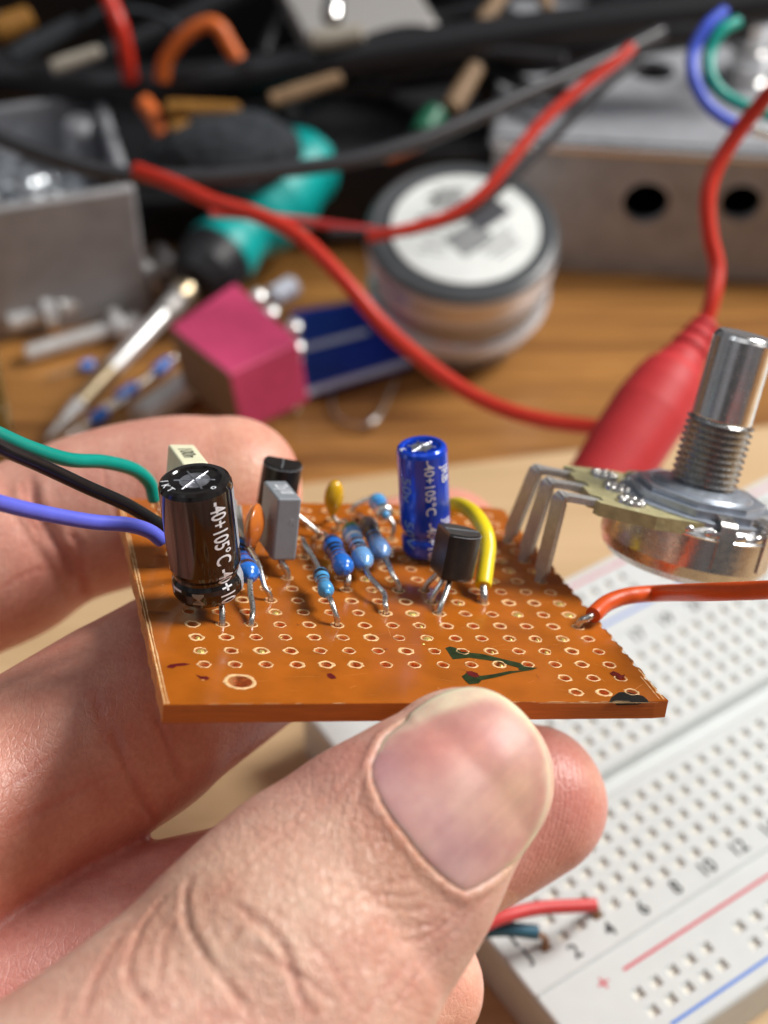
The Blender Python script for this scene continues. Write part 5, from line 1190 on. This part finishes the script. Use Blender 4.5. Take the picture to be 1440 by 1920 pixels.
tag_tube('cable', 'second thick black cable just below the thickest one, right of centre', 'cable', [C(640, 150, 310), C(760, 140, 305), C(860, 128, 300), C(960, 112, 295), C(1080, 100, 290), C(1250, 65, 285), C(1400, 50, 285)], 3.2, 'cable_black')
tag_tube('cable', 'thin shiny dark cable above the solder tin', 'cable', [C(560, 210, 300), C(700, 160, 296), C(800, 125, 292), C(880, 103, 288), C(940, 98, 286), C(1060, 108, 280)], 1.0, 'cable_grey')
tag_tube('probe_wire', 'red wire arching down over the solder tin label', 'wire', [C(1185, 88, 246), C(1160, 112, 245), C(1080, 172, 243), C(1010, 235, 241), C(950, 310, 239), C(905, 362, 238), C(855, 398, 238), C(800, 420, 238), C(745, 434, 238), C(690, 445, 239)], .95, 'wire_red')
tag_tube('probe_wire', 'black wire running beside the red one over the solder tin label', 'wire', [C(1200, 110, 250), C(1130, 165, 248), C(1060, 235, 246), C(1000, 295, 244), C(940, 352, 242), C(880, 398, 241), C(800, 425, 241), C(740, 436, 241), C(620, 438, 244)], .8, 'cable_grey')
tag_tube('probe_wire', 'pale red wire lying straight over the teal handle', 'wire', [C(395, 398, 250), C(470, 405, 250), C(560, 414, 250), C(640, 425, 250), C(720, 436, 250)], .75, 'wire_coral')
tag_tube('hookup_wire', 'blue wire curling over the aluminium enclosure', 'wire', [C(1360, 20, 226), C(1325, 50, 225), C(1300, 95, 225), C(1300, 145, 224), C(1325, 195, 224), C(1370, 230, 224), C(1408, 240, 224)], .95, 'wire_blue')
tag_tube('hookup_wire', 'teal wire curling inside the blue one over the enclosure', 'wire', [C(1385, 40, 226), C(1352, 58, 225), C(1332, 95, 225), C(1332, 140, 224), C(1355, 175, 224), C(1400, 200, 224), C(1455, 220, 224)], .95, 'wire_teal')
mb = MB(); mb.wire([C(1405, 239, 224), C(1425, 246, 224), C(1460, 258, 224)], .8, 'steel', 12); mb.build('wire_end', label='shiny stripped wire end under the blue and teal wires', cat='wire')
mb = MB(); c = T(1400, 150, 20); mb.lathe(c, Z_, [(0, 5.5), (1.5, 5.5), (1.8, 4.2), (7, 4.2), (7.2, 3), (13, 3), (13.4, 2.4), (13.5, 0)], 'steel', 36); mb.build('jack_socket', label='shiny metal socket standing on the aluminium enclosure at the right edge', cat='socket')

# dark clutter along the top
tag_tube('cable', 'thin black cable looping under the thickest cable at the upper left', 'cable', [C(-40, 95, 305), C(60, 130, 304), C(150, 150, 303), C(250, 190, 300), C(360, 215, 298), C(480, 200, 296), C(600, 165, 296), C(740, 170, 296)], 1.7, 'cable_black')
tag_tube('cable', 'thin black cable dropping from the top edge behind the tan stick', 'cable', [C(560, -40, 318), C(530, 30, 316), C(500, 90, 314), C(500, 150, 310), C(560, 230, 306)], 1.6, 'cable_black')
tag_tube('cable', 'slim dark cable crossing from the top centre to the enclosure', 'cable', [C(640, 95, 300), C(760, 60, 298), C(860, 80, 296), C(960, 150, 292), C(1080, 180, 285)], 1.4, 'cable_black')
tag_tube('cable', 'slack black cable along the top edge right of centre', 'cable', [C(700, -20, 322), C(800, 35, 318), C(900, 20, 314), C(1010, 50, 310), C(1120, 20, 306), C(1240, -20, 300)], 2.0, 'cable_black')
tag_tube('thin_wire', 'thin grey wire curving in the top left corner', 'wire', [C(-20, 20, 300), C(60, 70, 299), C(130, 60, 298), C(200, 20, 298), C(300, 30, 300), C(360, 80, 300)], .8, 'cloth_grey')
mb = MB(); a = T(640, 330, -8); mb.box(np.array([-20, 262, -8.]), (42, 4, 0), (-4, 30, 0), (0, 0, 22), 'black_rubber', bev=2); mb.build('black_box', label='low matte black box standing behind the teal screwdriver handle', cat='box')
mb = MB(); mb.box(np.array([-130, 322, -8.]), (300, 0, 0), (0, 60, 0), (0, 0, 70), 'black_rubber', bev=3); mb.build('equipment_case', label='wide black equipment case closing off the back of the desk', cat='case')
mb = MB(); mb.box(np.array([-62, 262, -8.]), (52, 3, 0), (-5, 60, 0), (0, 0, 12), 'black_rubber', bev=2); mb.build('black_pouch', label='flat black pouch under the coloured wires behind the open metal box', cat='pouch')
mb = MB(); mb.box(T(585, 130, 20), (26, 10, 0), (-8, 22, 4), (0, 0, 5), 'tin_dull', bev=.8); mb.build('metal_plate', label='dull metal plate under the black cables at the top centre', cat='plate')
tag_tube('orange_wire', 'orange wire bent into an arch above the black cable', 'wire', [C(304, 150, 290), C(312, 110, 288), C(345, 68, 286), (C(385, 45, 285)), C(410, 52, 285), C(430, 85, 286), C(446, 112, 287)], 1.5, 'orange_plastic')
tag_tube('red_wire', 'thick red wire dropping from the top edge at the left', 'wire', [C(188, -40, 285), C(205, 0, 285), C(225, 50, 285), C(236, 100, 288), C(244, 150, 292)], 1.5, 'wire_red')
tag_tube('red_wire', 'dull red wire below the black cable at the left', 'wire', [C(268, 190, 285), C(290, 220, 284), C(308, 260, 283), C(322, 310, 282)], 1.6, 'orange_plastic')
for k, (p, q, r, m, nm, lb, ct) in enumerate([
    ((95, 128), (190, 95), 1.9, 'bone', 'pale_stick', 'pale grey stick at the upper left between black cables', 'stick'),
    ((310, 205), (450, 208), 2.3, 'mustard', 'mustard_tube', 'mustard yellow tube under the thick black cable', 'tube'),
    ((505, 190), (640, 145), 2.0, 'tan_wood', 'tan_stick', 'tan stick with a pale bead end above the teal handle', 'stick'),
    ((845, 205), (895, 122), 2.4, 'tan_wood', 'tan_stick', 'tan wooden stick leaning left of the enclosure', 'stick'),
    ((900, 45), (950, -20), 2.0, 'tan_wood', 'tan_stick', 'tan stick leaving the top edge right of centre', 'stick'),
    ((1010, -30), (1030, 25), 1.9, 'tan_wood', 'tan_stick', 'short tan stick at the top edge right of the other', 'stick'),
    ((722, 296), (790, 268), 1.6, 'orange_plastic', 'orange_stick', 'orange plastic stick behind the solder tin', 'stick'),
    ((790, 255), (820, 205), 3.2, 'green_plastic', 'green_block', 'dark green plastic piece behind the solder tin', 'plastic piece'),
    ((580, 78), (682, 62), 2.6, 'bone', 'beige_foot', 'beige foot under the shiny plug at the top centre', 'foot'),
    ((622, 40), (628, -30), 2.6, 'steel', 'metal_plug', 'shiny metal plug pointing down at the top centre', 'plug'),
    ((-10, 60), (60, 30), 3.4, 'mustard', 'mustard_block', 'mustard coloured piece in the top left corner', 'plastic piece'),
    ((20, 110), (150, 40), 2.6, 'cloth_grey', 'grey_tube', 'dark grey sleeve in the top left corner', 'sleeve'),
    ((320, 250), (360, 240), 2.6, 'mustard', 'mustard_bead', 'small mustard bead right of the dull red wire', 'bead'),
    ((450, 232), (500, 240), 1.4, 'tan_wood', 'tan_bead', 'tiny tan bead below the tan stick', 'bead')]):
    mb = MB(); a, c = C(*p, 290 - .04 * p[1]), C(*q, 290 - .04 * q[1]); d = nrm(c - a); Ln = np.linalg.norm(c - a); r *= .8
    mb.lathe(a, d, [(-.02, 0), (0, r * .6), (.4, r * .95), (Ln * .3, r), (Ln * .7, r * .9), (Ln - .5, r * .85), (Ln, r * .5), (Ln + .02, 0)], m, 20); mb.build(nm, label=lb, cat=ct)
blob('grey_cloth', C(420, 285, 283), 10, 'cloth_grey', 'crumpled dark grey cloth left of the teal handle', 'cloth', sc=(1.15, .8, .6), amp=.18, fr=.06)
